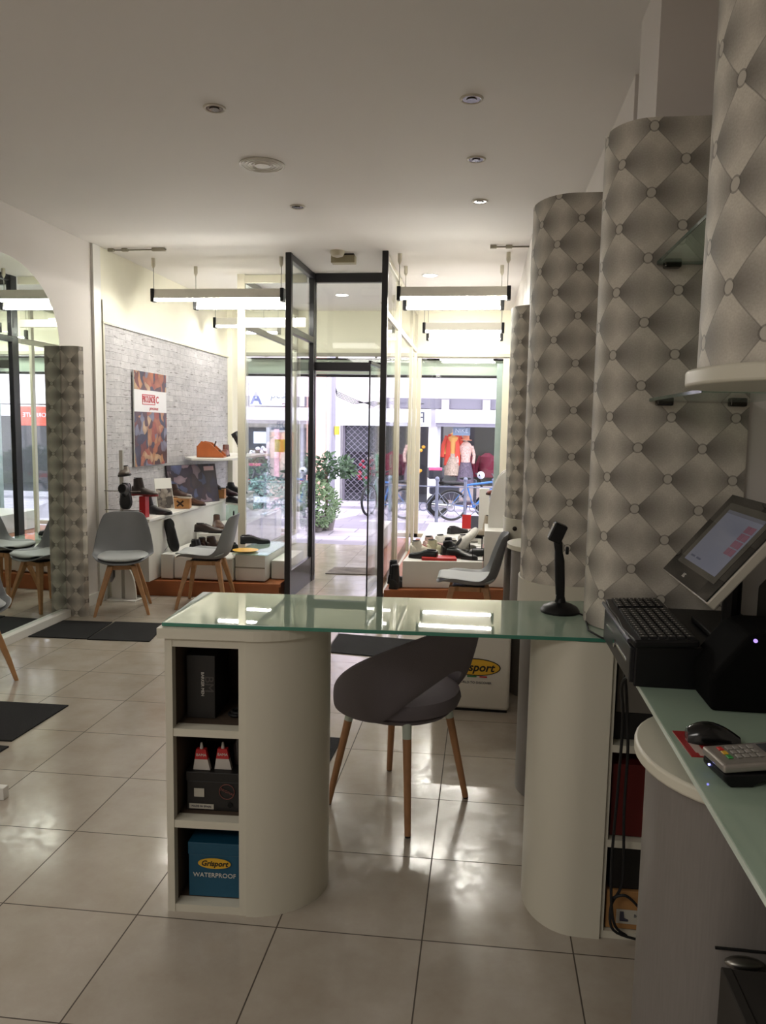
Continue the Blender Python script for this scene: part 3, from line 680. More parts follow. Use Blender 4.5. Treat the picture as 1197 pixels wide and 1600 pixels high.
P3 = tufted('display_column', 'second grey tufted column, with white drawer band, behind the scanner', 0.165, 0.555, 3.0, 3.4, 0.900, 2.366, 0.15, (0.331, 3.0, 2.100))
DB3 = uvwall('drawer_band', dpts(0.158, 0.555, 2.992, 3.408, 0.15), 0.72, 0.900, WLAM, P3)
uvwall('column_base', dpts(0.175, 0.5, 3.01, 3.37, 0.15), 0, 0.72, GREYL, P3)
knob(DB3, 0.245, 2.985, 0.82, 0.014); knob(DB3, 0.195, 3.04, 0.735, 0.014)
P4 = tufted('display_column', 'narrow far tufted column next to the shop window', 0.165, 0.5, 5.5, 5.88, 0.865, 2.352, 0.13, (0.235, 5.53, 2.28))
DB4 = uvwall('drawer_band', dpts(0.160, 0.5, 5.494, 5.886, 0.13), 0.72, 0.865, WLAM, P4)
uvwall('column_base', dpts(0.175, 0.5, 5.51, 5.86, 0.13), 0, 0.72, GREYL, P4)
knob(DB4, 0.235, 5.482, 0.80, 0.016); knob(DB4, 0.33, 5.48, 0.84, 0.016)
t = thing('counter_column', 'grey curved pedestal with white round top behind the tufted columns', 'pedestal', (0, 0, 0))
uvwall('column_base', dpts(0.175, 0.52, 4.25, 4.62, 0.14), 0, 0.83, GREYL, t)
uvwall('round_top', dpts(0.15, 0.54, 4.22, 4.65, 0.16), 0.83, 0.855, WLAM, t)
# near column: pedestal below, hanging tufted cabinet above
t = thing('counter_column', 'grey curved pedestal with cream oval top under the till counter', 'pedestal', (0, 0, 0))
uvwall('column_base', dpts(0.350, 0.88, 1.36, 1.74, 0.15), 0, 0.845, GREYL, t)
o = uvwall('oval_top', dpts(0.325, 0.89, 1.33, 1.77, 0.17), 0.845, 0.872, WLAM, t); md = o.modifiers.new('b', 'BEVEL'); md.width = 0.006; md.segments = 3; md.limit_method = 'ANGLE'
B().ell((0.488, 1.350, 0.563), (0.034, 0.016, 0.011)).done('handle', STEEL, t, smooth=True)
B().box(0.44, 0.88, 1.3565, 1.3605, 0.580, 0.584).done('drawer_gap', M('gap_black', '#0a0a0a', 0.9), t)
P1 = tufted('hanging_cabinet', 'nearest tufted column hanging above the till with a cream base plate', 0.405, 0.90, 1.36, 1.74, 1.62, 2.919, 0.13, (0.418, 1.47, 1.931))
o = uvwall('base_plate', dpts(0.385, 0.90, 1.33, 1.77, 0.15), 1.588, 1.62, WLAM, P1); md = o.modifiers.new('b', 'BEVEL'); md.width = 0.006; md.segments = 3; md.limit_method = 'ANGLE'
SHG = glass('shelf_glass', (0.80, 0.90, 0.85, 1), ior=1.5, haze=0.12)
for z, lab in ((1.96, 'upper glass shelf between the two nearest tufted columns'), (1.585, 'lower glass shelf between the two nearest tufted columns')):
    t = thing('glass_shelf', lab, 'shelf', (0, 0, z))
    B().box(0.46, 0.728, 1.745, 2.276, 0, 0.008).done('glass_pane', SHG, t)
    B().box(0.4585, 0.4605, 1.745, 2.276, 0, 0.008).box(0.46, 0.728, 2.2745, 2.2785, 0, 0.008).done('pane_edge', M('glass_edge', '#2f4f44', 0.1), t)
    for x in (0.475, 0.67): B().box(x, x+0.045, 2.25, 2.279, -0.012, 0.004).done('clip', M('dark_chrome', '#45433f', 0.2, 1.0), t, bevel=0.004)

# ================================================================== DESK
ang = math.atan2(0.082, 1.28)
t = thing('glass_desk_top', 'long pale green glass desk top spanning the two white supports', 'glass top', (0, 0, 0))
DT = [(-0.932, 2.140), (0.362, 2.214), (0.372, 2.30), (0.372, 2.70), (0.14, 2.655), (-0.965, 2.565)]
B().prism(DT, 0.90, 0.912).done('glass_sheet', FROST, t, bevel=0.001)
def inset(P, s, c=(-0.3, 2.4)): return [(c[0]+(x-c[0])*s, c[1]+(y-c[1])*s) for x, y in P]
B().prism([(x, y) for x, y in inset(DT, 1.0012)], 0.9005, 0.911).done('green_edge', M('green_glass_edge', '#3f7f6c', 0.15), t)
# left support: shelf cubby + D column
cub = thing('desk_cabinet', 'white desk support with open cubbies on its left and a curved side', 'cabinet', (-0.923, 2.135, 0), math.radians(3.3))
W_, D_ = 0.235, 0.34
B().box(0, 0.022, 0, D_, 0, 0.868).box(W_-0.012, W_+0.01, 0, D_, 0, 0.868).box(0.022, W_-0.012, D_-0.012, D_, 0, 0.868).done('carcass', WLAM, cub)
for z in (0.012, 0.285, 0.575, 0.852): B().box(0.022, W_-0.012, 0.002, D_-0.012, z-0.012 if z > .1 else 0.0, z+0.012 if z < .8 else 0.868).done('shelf', WLAM, cub)
DC = lambda e, y0=0.0: [(W_+0.01, y0-e)] + [(W_+0.01+(0.225+e)*math.sin(PI/2*k/14), 0.20-(0.205+e)*math.cos(PI/2*k/14)) for k in range(0, 15)] + [(W_+0.235+e-(0.225+e)*(1-math.cos(PI/2*k/12)), 0.2+0.16*math.sin(PI/2*k/12)) for k in range(1, 13)]
B().prism([(-0.018, -0.015)]+DC(0.012)+[(W_+0.01, D_+0.03), (-0.018, D_+0.03)], 0.868, 0.899).done('top_board', WLAM, cub)
B().prism(DC(0.0), 0, 0.868).done('curved_side', WLAM, cub, smooth=True)
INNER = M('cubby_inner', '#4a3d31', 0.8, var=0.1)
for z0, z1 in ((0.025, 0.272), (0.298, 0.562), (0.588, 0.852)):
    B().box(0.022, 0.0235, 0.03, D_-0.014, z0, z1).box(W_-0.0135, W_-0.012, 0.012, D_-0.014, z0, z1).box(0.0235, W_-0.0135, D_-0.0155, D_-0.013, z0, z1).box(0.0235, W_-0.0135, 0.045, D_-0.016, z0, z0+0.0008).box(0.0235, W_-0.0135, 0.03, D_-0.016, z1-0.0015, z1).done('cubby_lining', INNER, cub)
# right support
sup = thing('desk_support', 'plain white curved desk support on the right', 'support', (0, 0, 0))
o = uvwall('curved_body', dpts(0.165, 0.385, 2.205, 2.60, 0.15) , 0, 0.899, WLAM, sup)
# boxes in the cubbies
def lbox(name, label, loc, rz, sx, sy, sz, mat, cat='box', lid=None):
    t = thing(name, label, cat, loc, rz)
    B().box(-sx/2, sx/2, -sy/2, sy/2, 0, sz if not lid else sz-lid).done('box_body', mat, t, bevel=0.002)
    if lid: B().box(-sx/2-0.002, sx/2+0.002, -sy/2-0.002, sy/2+0.002, sz-lid, sz).done('lid', mat, t, bevel=0.002)
    return t
CA, SA = math.cos(math.radians(3.3)), math.sin(math.radians(3.3))
def cl(x, y, z): return (-0.923+x*CA-y*SA, 2.135+x*SA+y*CA, z)
BLKBOX = M('black_card', '#1a1817', 0.5); WINK = M('white_ink', '#d8d4cc', 0.6); BOXB = M('grey_ink', '#4b4644', 0.5)
t = lbox('shoe_box', 'upright black box with small white vertical lettering in the top cubby', cl(0.082, 0.165, 0.5895), math.radians(3.3), 0.09, 0.16, 0.20, BLKBOX)
text('BARKER MEN', 0.013, (0.006, -0.0812, 0.11), (PI/2, PI/2, 0), WINK, t); text('BM', 0.04, (0.026, -0.0812, 0.11), (PI/2, PI/2, 0), BOXB, t)
t = thing('cable_coil', 'small dark coil of cable beside the upright black box', 'cable', cl(0.185, 0.12, 0.596))
B().torus((0, 0, 0), 0.022, 0.005, 20, 6, 'z').torus((0.006, 0, 0.008), 0.02, 0.005, 20, 6, 'z').done('coil', RUBBER, t)
t = lbox('shoe_box', 'black shoe box with white stickers in the middle cubby', cl(0.127, 0.180, 0.2995), math.radians(3.3), 0.172, 0.23, 0.125, BLKBOX, lid=0.03)
B().box(-0.062, -0.03, -0.118, -0.1165, 0.045, 0.072).box(-0.078, 0.0, -0.118, -0.1165, 0.006, 0.022).done('sticker', M('label_white', '#b9b5a8', 0.6), t)
text('MADE IN SPAIN', 0.009, (-0.039, -0.1187, 0.014), (PI/2, 0, 0), INK, t)
b = B(); b.torus((0.042, -0.118, 0.065), 0.024, 0.0012, 24, 4); b.done('round_stamp', M('stamp_red', '#7d4a42', 0.7), t); text('ORIGINAL', 0.011, (0.042, -0.1184, 0.065), (PI/2, 0.4, 0), M('stamp_red'), t)
disc(B(), (0.052, -0.118, 0.022), 0.008, 0.001).done('finger_hole', M('hole_black', '#050505', 0.9), t)
for k, (x, lab) in enumerate(((0.085, 'left red and white glue packet standing on the black shoe box'), (0.15, 'right red and white glue packet standing on the black shoe box'))):
    t = thing('glue_packet', lab, 'packet', cl(x, 0.085+0.01*k, 0.4255), math.radians(3.3))
    B().prism([(-0.027, 0), (0.027, 0), (0.019, 0.034), (-0.022, 0.034)], -0.008, 0.008, lambda x, y, z: (x, z, y)).done('lower_card', M('packet_white', '#c9c3bb', 0.6), t)
    B().prism([(-0.022, 0.034), (0.019, 0.034), (0.013, 0.066), (-0.017, 0.066)], -0.008, 0.008, lambda x, y, z: (x, z, y)).done('upper_card', M('packet_red', '#b8282b', 0.5), t)
    B().tube([(-0.002, 0, 0.064), (-0.002, 0, 0.086)], 0.006, 8, 0.003).done('nozzle', M('packet_white'), t)
    text('BAMA', 0.012, (-0.001, -0.0086, 0.048), (PI/2, 0, 0), WINK, t)
t = thing('spray_can', 'small dark bottle behind the glue packets in the middle cubby', 'bottle', cl(0.185, 0.14, 0.4255))
B().lathe([(0.016, 0), (0.016, 0.065), (0.008, 0.078), (0.008, 0.095)], n=16).done('bottle', M('dark_bottle', '#3a3230', 0.2), t, smooth=True)
t = lbox('shoe_box', 'dark blue waterproof shoe box in the bottom cubby', cl(0.134, 0.165, 0.0265), math.radians(3.3), 0.165, 0.24, 0.178, M('petrol_blue_card', '#174f69', 0.5), lid=0.04)
YEL = M('logo_yellow', '#d9a92c', 0.5)
disc(B(), (0.0, -0.123, 0.112), 0.052, 0.002, ry=0.017, n=32).done('oval_logo', YEL, t)
text('Grisport', 0.024, (0.0, -0.1245, 0.112), (PI/2, 0, 0), M('black_ink', '#141210', 0.6), t, shear=0.25, bold=0.0006)
text('WATERPROOF', 0.0205, (0.0, -0.1222, 0.072), (PI/2, 0, 0), WINK, t)

# hand-held scanner on stand
t = thing('barcode_scanner', 'black barcode scanner upright on a round-footed stand', 'scanner', (0.262, 2.515, 0.912))
B().lathe([(0.062, 0), (0.063, 0.006), (0.055, 0.018), (0.035, 0.028), (0.018, 0.033), (0.014, 0.05)], n=32).done('stand_foot', BLKP, t, smooth=True)
B().loft([[(x*w_-0.004*k, y*d_, z) for x, y in ((-1, -1), (1, -1), (1, 1), (-1, 1))] for k, (w_, d_, z) in enumerate(((0.013, 0.014, 0.03), (0.015, 0.016, 0.10), (0.015, 0.017, 0.17), (0.012, 0.015, 0.20), (0.014, 0.016, 0.235)))]).done('handle', BLKP, t, bevel=0.005, smooth=True)
hm = Matrix.Translation((-0.018, 0, 0.256)) @ Matrix.Rotation(math.radians(22), 4, 'Y')
hd = B().box(-0.022, 0.020, -0.022, 0.024, -0.028, 0.034, hm).done('head', BLKP, t, bevel=0.004)
B().box(-0.0235, -0.022, -0.018, 0.020, -0.022, 0.028, hm).done('window', M('scanner_window', '#8a8986', 0.15), hd)
B().box(0.010, 0.020, -0.008, 0.008, 0.19, 0.215).done('trigger', BLKP, t, bevel=0.003)
t = thing('scanner_cable', 'black cable running from the scanner foot towards the till', 'cable', (0, 0, 0))
B().tube([(0.318, 2.49, 0.916), (0.335, 2.46, 0.916), (0.322, 2.28, 0.916), (0.345, 2.20, 0.918), (0.37, 2.17, 0.918), (0.40, 2.24, 0.918)], 0.003, 6).done('cable', RUBBER, t, smooth=True)

# ================================================================== TILL COUNTER
t = thing('glass_counter_top', 'pale green glass counter top with a bright edge on the right', 'glass top', (0, 0, 0))
B().box(0.376, 0.90, 0.45, 2.275, 0.90, 0.912).done('glass_sheet', FROST, t, bevel=0.001)
B().box(0.3745, 0.376, 0.45, 2.275, 0.9005, 0.9115).done('polished_edge', M('bright_edge', '#c5d2c6', 0.12), t)
cub2 = thing('counter_shelving', 'open shelf unit under the till holding boxes and cables', 'shelving', (0, 0, 0))
B().box(0.387, 0.397, 2.215, 2.56, 0, 0.895).box(0.88, 0.90, 2.215, 2.27, 0, 0.895).box(0.397, 0.72, 2.54, 2.56, 0, 0.895).done('carcass', WLAM, cub2)
for z in (0.0, 0.285, 0.575): B().box(0.397, 0.72, 2.215, 2.54, z, z+0.022).done('shelf', WLAM, cub2)
t = lbox('storage_box', 'dark red box on the middle shelf under the till', (0.50, 2.38, 0.31), 0, 0.19, 0.28, 0.22, M('dark_red_card', '#5a1512', 0.5))
t = lbox('storage_box', 'brown cardboard boot box on the bottom shelf under the till', (0.49, 2.37, 0.024), 0, 0.17, 0.28, 0.12, M('brown_card', '#a77b4a', 0.7), lid=0.0)
B().box(-0.055, 0.08, -0.142, -0.1405, 0.018, 0.062).done('sticker', M('label_white'), t)
B().prism([(-0.045, 0.026), (-0.02, 0.026), (-0.02, 0.032), (-0.032, 0.036), (-0.034, 0.056), (-0.045, 0.056)], -0.1435, -0.142, lambda x, y, z: (x, z, y)).done('boot_picture', INK, t)
text('BOOTS 42', 0.013, (0.025, -0.1425, 0.045), (PI/2, 0, 0), INK, t)
lbox('storage_box', 'black box stacked on the brown boot box', (0.50, 2.38, 0.146), 0.05, 0.19, 0.28, 0.125, BLKBOX)
lbox('router_box', 'grey electronic box with ports on the top shelf under the till', (0.52, 2.38, 0.68), 0.0, 0.22, 0.24, 0.14, M('router_grey', '#6f6a62', 0.5), 'electronics')
lbox('storage_box', 'black box lying under the grey electronic box', (0.51, 2.39, 0.599), 0.0, 0.21, 0.26, 0.08, BLKBOX)
t = thing('cable_bundle', 'loose black cables hanging from the till counter to the floor', 'cables', (0, 0, 0))
for k, pts in enumerate(([(0.44, 1.83, 0.916), (0.395, 1.84, 0.917), (0.368, 1.87, 0.912), (0.364, 1.95, 0.86), (0.400, 2.10, 0.72), (0.408, 2.16, 0.5), (0.405, 2.18, 0.25), (0.418, 2.18, 0.08), (0.46, 2.19, 0.03)],
                         [(0.46, 1.84, 0.917), (0.40, 1.86, 0.918), (0.367, 1.92, 0.912), (0.395, 2.04, 0.80), (0.425, 2.14, 0.62), (0.43, 2.17, 0.42), (0.44, 2.19, 0.2), (0.412, 2.19, 0.12), (0.42, 2.18, 0.05), (0.50, 2.18, 0.026)],
                         [(0.41, 2.19, 0.14), (0.45, 2.18, 0.16), (0.50, 2.185, 0.11), (0.52, 2.19, 0.06)])):
    # smooth the run
    P_ = []
    V_ = [Vector(p) for p in pts]
    for i in range(len(V_)-1):
        p0, p1, p2, p3 = V_[max(i-1, 0)], V_[i], V_[i+1], V_[min(i+2, len(V_)-1)]
        for q in range(6):
            u = q/6; P_.append(0.5*((2*p1)+(p2-p0)*u+(2*p0-5*p1+4*p2-p3)*u*u+(3*p1-p0-3*p2+p3)*u**3))
    P_.append(V_[-1]); B().tube(P_, 0.0042, 6).done('cable', RUBBER, t, smooth=True)
# cash drawer
t = thing('cash_drawer', 'black metal cash drawer on the glass counter', 'cash drawer', (0.354, 1.795, 0.912))
B().box(0.008, 0.36, 0, 0.41, 0, 0.098).done('housing', BLKP, t, bevel=0.003)
B().box(-0.002, 0.010, 0.012, 0.398, 0.006, 0.09).done('drawer_front', M('drawer_face', '#2b2b2e', 0.35, 0.5), t, bevel=0.002)
B().box(-0.004, -0.001, 0.05, 0.19, 0.045, 0.050).box(-0.004, -0.001, 0.25, 0.34, 0.058, 0.062).done('slot', CHROME, t)
disc(B(), (-0.004, 0.205, 0.045), 0.010, 0.006, 'x').done('lock', CHROME, t)
# keyboard
t = thing('keyboard', 'black keyboard lying on the cash drawer', 'keyboard', (0.430, 2.0, 1.0115), rot=(0, math.radians(-3), 0))
B().prism([(-0.075, -0.22), (0.07, -0.22), (0.075, 0.22), (-0.072, 0.22), (-0.082, 0.1), (-0.078, 0.0), (-0.085, -0.1)], 0, 0.018).done('case', BLKP, t, bevel=0.005)
b = B()
for i in range(6):
    for j in range(20):
        if 14 <= j < 15: continue
        b.box(-0.058+i*0.0205, -0.042+i*0.0205, -0.208+j*0.0208, -0.191+j*0.0208, 0.018, 0.0235)
o = b.done('keys', M('key_black', '#1b1b1d', 0.4), t); o['kind'] = 'stuff'
b = B()
for i in range(6):
    for j in range(20):
        if j != 14: b.box(-0.053+i*0.0205, -0.050+i*0.0205, -0.203+j*0.0208, -0.198+j*0.0208, 0.0235, 0.0238)
b.done('legends', WINK, t)['kind'] = 'stuff'
B().tube([(-0.082, -0.2, 0.012), (-0.083, 0, 0.014), (-0.082, 0.19, 0.012)], 0.005, 8).done('wrist_edge', M('dark_silver', '#4b4a50', 0.3, 0.6), t, smooth=True)
# monitor
mt_ = thing('touch_monitor', 'slim tilted touchscreen monitor showing a till page', 'monitor', (0.5, 1.97, 1.012))
mm = Matrix.Translation((0.0, 0, 0.110)) @ Matrix.Rotation(math.radians(39), 4, 'Y')   # local: y = width, z = up the screen, -x = front
B().box(0.0, 0.024, -0.21, 0.21, 0, 0.275, mm).done('housing', M('monitor_silver', '#b9b4aa', 0.25, 0.3), mt_, bevel=0.004)
B().box(-0.003, 0.001, -0.207, 0.207, 0.004, 0.272, mm).done('bezel', M('gloss_black', '#0a0a0b', 0.04), mt_)
def scr(y0, y1, z0, z1, name, mat, d=0.0036, par=None): return B().box(-d, -0.0025, y0, y1, z0, z1, mm).done(name, mat, par or mt_)
SCR = scr(-0.168, 0.162, 0.045, 0.248, 'screen', M('screen_dim', '#4c4a44', 0.12, emit=0.02))
scr(-0.140, 0.128, 0.060, 0.228, 'till_page', M('screen_page', '#7a7f92', 0.12, emit=0.06), 0.0042, SCR)
scr(-0.140, 0.128, 0.218, 0.228, 'page_header', M('screen_head', '#5b5d68', 0.12, emit=0.12), 0.0046, SCR)
for k in range(4): 
    for q in range(2): scr(-0.128+0.030*q, -0.101+0.030*q, 0.118+0.022*k, 0.137+0.022*k, 'page_button', M('screen_pink', '#80566a', 0.2, emit=0.05), 0.0048, SCR)
for k in range(2): scr(0.02+0.05*k, 0.055+0.05*k, 0.075, 0.080, 'page_text', M('screen_text', '#555b70', 0.2, emit=0.05), 0.0048, SCR)
o = text('LG', 0.016, (0, 0, 0), (0, 0, 0), WINK, mt_, 'logo'); o.matrix_local = mm @ Matrix.Translation((-0.0045, 0.03, 0.022)) @ Matrix.Rotation(-PI/2, 4, 'Z') @ Matrix.Rotation(PI/2, 4, 'X')
B().box(0.02, 0.05, -0.05, 0.05, 0.05, 0.17, mm).box(0.05, 0.22, -0.09, 0.09, 0.0, 0.014).tube([(0.12, 0, 0.01), (0.12, 0, 0.19)], 0.022, 12).done('stand', BLKP, mt_, bevel=0.003)
t = thing('receipt_printer', 'black receipt printer behind the monitor with a blue light', 'printer', (0.77, 1.90, 1.0105))
B().prism([(-0.06, 0), (0.12, 0), (0.12, 0.15), (-0.02, 0.15), (-0.06, 0.10)], -0.14, 0.16, lambda x, y, z: (x, z, y)).done('body', BLKP, t, bevel=0.006)
disc(B(), (-0.061, -0.09, 0.06), 0.004, 0.004, 'x').done('blue_light', emis('led_blue', (0.25, 0.25, 1.0), 3), t)
# label printer / base unit
t = thing('label_printer', 'bulky black label printer with an orange mark', 'printer', (0.62, 1.70, 0.912))
B().prism([(-0.125, 0), (0.2, 0), (0.2, 0.175), (-0.03, 0.175), (-0.06, 0.165), (-0.13, 0.07)], -0.04, 0.13, lambda x, y, z: (x, z, y)).done('body', M('matte_black', '#080808', 0.85, spec=0.1), t, bevel=0.010, seg=3)
o = B().tube([(0.008, -0.0405, 0.125), (0.014, -0.0405, 0.137), (0.024, -0.0405, 0.143)], 0.0028, 6).done('orange_mark', emis('orange_mark', (1.0, 0.45, 0.05), 0.6), t)
B().tube([(0.034, -0.0405, 0.140), (0.05, -0.0405, 0.128)], 0.003, 6).ell((0.055, -0.041, 0.112), (0.014, 0.004, 0.012)).done('button', M('dark_silver'), t)
disc(B(), (-0.045, -0.041, 0.158), 0.004, 0.004).done('violet_light', emis('led_violet', (0.45, 0.3, 1.0), 0.8), t)
# mouse and pad
t = thing('mouse_pad', 'small red card under the computer mouse', 'pad', (0.425, 1.475, 0.912), 0.05)
B().box(-0.035, 0.05, -0.062, 0.058, 0, 0.0018).done('card', M('pad_red', '#9a1f22', 0.4), t)
B().box(-0.022, -0.006, -0.045, 0.02, 0.0018, 0.0022).box(-0.018, 0.03, -0.059, -0.046, 0.0018, 0.0022).done('print', M('pad_print', '#b9a8a0', 0.5), t)
t = thing('computer_mouse', 'black glossy computer mouse on the red card', 'mouse', (0.450, 1.487, 0.9142), rot=(0, 0, math.radians(-4)))
b = B(); rings = []
for k in range(11):
    u = k/10; x = -0.047+0.096*u; w_ = 0.030*math.sin(PI*min(1, 0.08+u*0.88))**0.4*(1-0.12*math.sin(PI*u)); hh = (0.040*math.sin(PI*(0.12+0.80*u))**0.75)*(1-0.35*u)+0.004
    rings.append([(x, w_*math.cos(a), max(0.0, hh*math.sin(a))) for a in [PI*j/12 for j in range(13)]])
b.loft(rings).done('shell', M('mouse_black', '#0c0c0e', 0.16), t, smooth=True)
# card terminal
t = thing('card_terminal', 'silver card payment terminal with red, yellow and green keys', 'card terminal', (0.407, 1.330, 0.912), math.radians(10))
B().prism([(0.0, 0.012), (0.012, 0.0), (0.05, 0.0), (0.07, 0.012), (0.17, 0.012), (0.17, 0.026), (0.0, 0.024)], -0.04, 0.04, lambda x, y, z: (x, z, y)).done('base', BLKP, t, bevel=0.004)
tm = Matrix.Translation((-0.002, 0, 0.024)) @ Matrix.Rotation(math.radians(-4), 4, 'Y')
B().box(0, 0.17, -0.041, 0.041, 0, 0.016, tm).done('top_cover', M('terminal_silver', '#9a948e', 0.28, 0.5), t, bevel=0.006, seg=3)
def key(x, y, mat, nm='key'): return B().box(x, x+0.0095, y, y+0.0125, 0.016, 0.0185, tm).done(nm, mat, t, bevel=0.001, seg=1)
KG = M('key_grey', '#8d8983', 0.5)
for i in range(3):
    for j in range(4): key(0.034+i*0.0005+j*0.0125, 0.014-i*0.0165, KG)
for y, c, nm in ((0.014, '#c22a2a', 'red_key'), (-0.0025, '#d2a52a', 'yellow_key'), (-0.019, '#2e8a3e', 'green_key')): key(0.019, y, M(nm, c, 0.4), nm)
B().box(0.092, 0.15, -0.03, 0.03, 0.0155, 0.0170, tm).done('display', M('display_dark', '#2c3138', 0.1), t)
disc(B(), (0.0, 0, 0), 0.002, 0.003, 'x').done('blue_light', emis('led_blue', (0.3, 0.3, 1), 3), t, loc=(-0.001, 0.012, 0.018))
# low dark cabinet below counter
t = thing('drawer_cabinet', 'low dark grey drawer cabinet in front of the grey curved pedestal', 'cabinet', (0.45, 1.0, 0))
B().box(0.0, 0.44, -0.35, 0.30, 0.0, 0.585).done('carcass', M('dark_laminate', '#33302d', 0.6, spec=0.2), t)
B().box(-0.018, 0.0, -0.34, 0.30, 0.02, 0.588).done('drawer_front', M('dark_laminate', '#4b4744', 0.4), t, bevel=0.002)
B().ell((-0.026, -0.05, 0.40), (0.012, 0.05, 0.012)).done('handle', STEEL, t, smooth=True)


# ================================================================== CHAIRS
SHELL = M('grey_shell', '#75777a', 0.45); PAD = M('light_grey_pad', '#a3a6a6', 0.6)
def shell_rows():
    prof = [(0.235, 0.432, 0.150), (0.215, 0.448, 0.185), (0.13, 0.440, 0.215), (0.0, 0.424, 0.235), (-0.12, 0.424, 0.240), (-0.18, 0.450, 0.238), (-0.205, 0.52, 0.232), (-0.225, 0.60, 0.222), (-0.245, 0.70, 0.200), (-0.262, 0.79, 0.170), (-0.27, 0.828, 0.145)]
    return prof
def make_shell(label):
    t = thing('shell_chair', label, 'chair', group=None)
    prof = shell_rows(); b = B(); rows = []
    for i, (x, z, w_) in enumerate(prof):
        u = i/(len(prof)-1); back = min(1, max(0, (u-0.4)/0.25)); r = []
        for j in range(9):
            s = -1+j/4; e = abs(s)**2.6
            lift = e*(0.062*(1-back))*(0.35 if i < 2 else 1); fwd = e*0.085*back*(1-0.6*max(0, (u-0.65)/0.35)) + (e*0.06 if i in (4, 5) else 0)
            dz = -0.012*e if i == 10 else 0
            r.append((x+fwd-(0.03*e if i < 2 else 0), w_*s, z+lift+dz))
        rows.append(r)
    b.loft(rows, cap=False, closed=False)
    b.done('shell', SHELL, t, smooth=True, solid=0.012, sub=2)
    c = B(); rings = []
    for i in range(0, 6):
        x, z, w_ = prof[i]; x = min(x, 0.218) if i else 0.222; r_ = []
        for j in range(9):
            s = -1+j/4; r_.append((x, (w_*0.84)*s, z+0.016+0.022*(1-abs(s)**4)*(0.5 if i in (0,) else 1)+abs(s)**2.6*0.025))
        rings.append(r_)
    c.loft(rings, cap=False, closed=False)
    c.done('seat_pad', PAD, t, smooth=True, solid=0.014, sub=2)
    for sx in (1, -1):
        for sy in (1, -1):
            x0, y0, x1, y1 = 0.115*sx, 0.085*sy, 0.20*sx, 0.20*sy
            B().loft([[(cx_+a*s_, cy_+c_*s_, z) for a, c_ in ((-1, -1), (1, -1), (1, 1), (-1, 1))] for cx_, cy_, z, s_ in ((x1, y1, 0.0, 0.011), ((x0*0.3+x1*0.7), (y0*0.3+y1*0.7), 0.14, 0.015), (x0, y0, 0.412, 0.023))]).done('leg', WOOD, t, bevel=0.004)
    B().box(-0.13, 0.13, -0.018, 0.018, 0.375, 0.412, Matrix.Rotation(PI/4, 4, 'Z')).box(-0.13, 0.13, -0.018, 0.018, 0.375, 0.412, Matrix.Rotation(-PI/4, 4, 'Z')).box(-0.11, 0.11, 0.075, 0.095, 0.375, 0.41).box(-0.11, 0.11, -0.095, -0.075, 0.375, 0.41).box(0.1, 0.12, -0.09, 0.09, 0.375, 0.41).box(-0.12, -0.1, -0.09, 0.09, 0.375, 0.41).done('under_frame', WOOD, t)
    B().box(-0.11, 0.11, -0.09, 0.09, 0.404, 0.414).done('mount', BLKP, t)
    return t
c1 = make_shell('grey shell chair facing the room beside the arched mirror')
G = 'grey shell chairs on oak legs'
c1['group'] = G; c1.location = (-2.83, 5.76, 0); c1.rotation_euler = (0, 0, math.radians(-68)); c1.scale = (1, 1, 0.935)
copytree(c1, (-2.255, 6.08, 0), math.radians(186), 'grey shell chair seen side-on before the left shoe display')
copytree(c1, (-0.075, 5.5, 0), math.radians(180), 'grey shell chair seen side-on before the right shoe display')
copytree(c1, (-2.93, 4.02, 0), math.radians(-42), 'grey shell chair at the left edge, only its leg visible')
# upholstered armchair at the desk
ac = thing('armchair', 'dark grey upholstered chair with open wrap-around back at the desk', 'chair', (-0.30, 2.955, 0), math.atan2(0.51, -0.86))
FAB = M('charcoal_fabric', '#6e676c', 0.9, bump=0.3, bscale=400)
def arc_rows(n=33):
    rows = []
    for k in range(n):
        u = -1+2*k/(n-1); a = PI + u*math.radians(128)   # rear centre at pi
        au = abs(u)
        zt = 0.80-0.30*(au**1.7) if au < 1 else 0.5
        zb = 0.585-0.17*min(1, au/0.52)**1.6
        zb = min(zb, zt-0.015)
        R1 = 0.235+0.03*(1-au); rad_b = 0.235; rad_t = 0.235+0.055*(1-au**2)
        rows.append((a, zb, zt, rad_b, rad_t))
    return rows
b = B(); rings = []
for a, zb, zt, rb, rt in arc_rows():
    ring = []; th = 0.022; zm = (zb+zt)/2; H2 = (zt-zb)/2
    for j in range(12):
        q = 2*PI*j/12; sz = math.sin(q); z = zm + H2*(abs(sz)**0.6)*(1 if sz >= 0 else -1)
        f_ = (z-zb)/max(0.01, zt-zb); rr = rb+(rt-rb)*f_ + th*math.cos(q)*min(1, H2/0.06)
        ring.append((rr*math.cos(a)*1.03, rr*math.sin(a)*1.12, z))
    rings.append(ring)
b.loft(rings); b.done('backrest', FAB, ac, smooth=True, sub=1)
B().lathe([(0.10, 0.405), (0.19, 0.41), (0.232, 0.425), (0.243, 0.452), (0.235, 0.48), (0.20, 0.495), (0.1, 0.502), (0.01, 0.504)], n=36).done('seat', FAB, ac, smooth=True)
B().lathe([(0.01, 0.392), (0.20, 0.394), (0.215, 0.41), (0.2, 0.42)], n=36).done('seat_base', FAB, ac, smooth=True)
BEECH = M('beech_leg', '#a87a54', 0.45, var=0.08, vscale=20); CAPM = M('pale_collar', '#c4cfc4', 0.4)
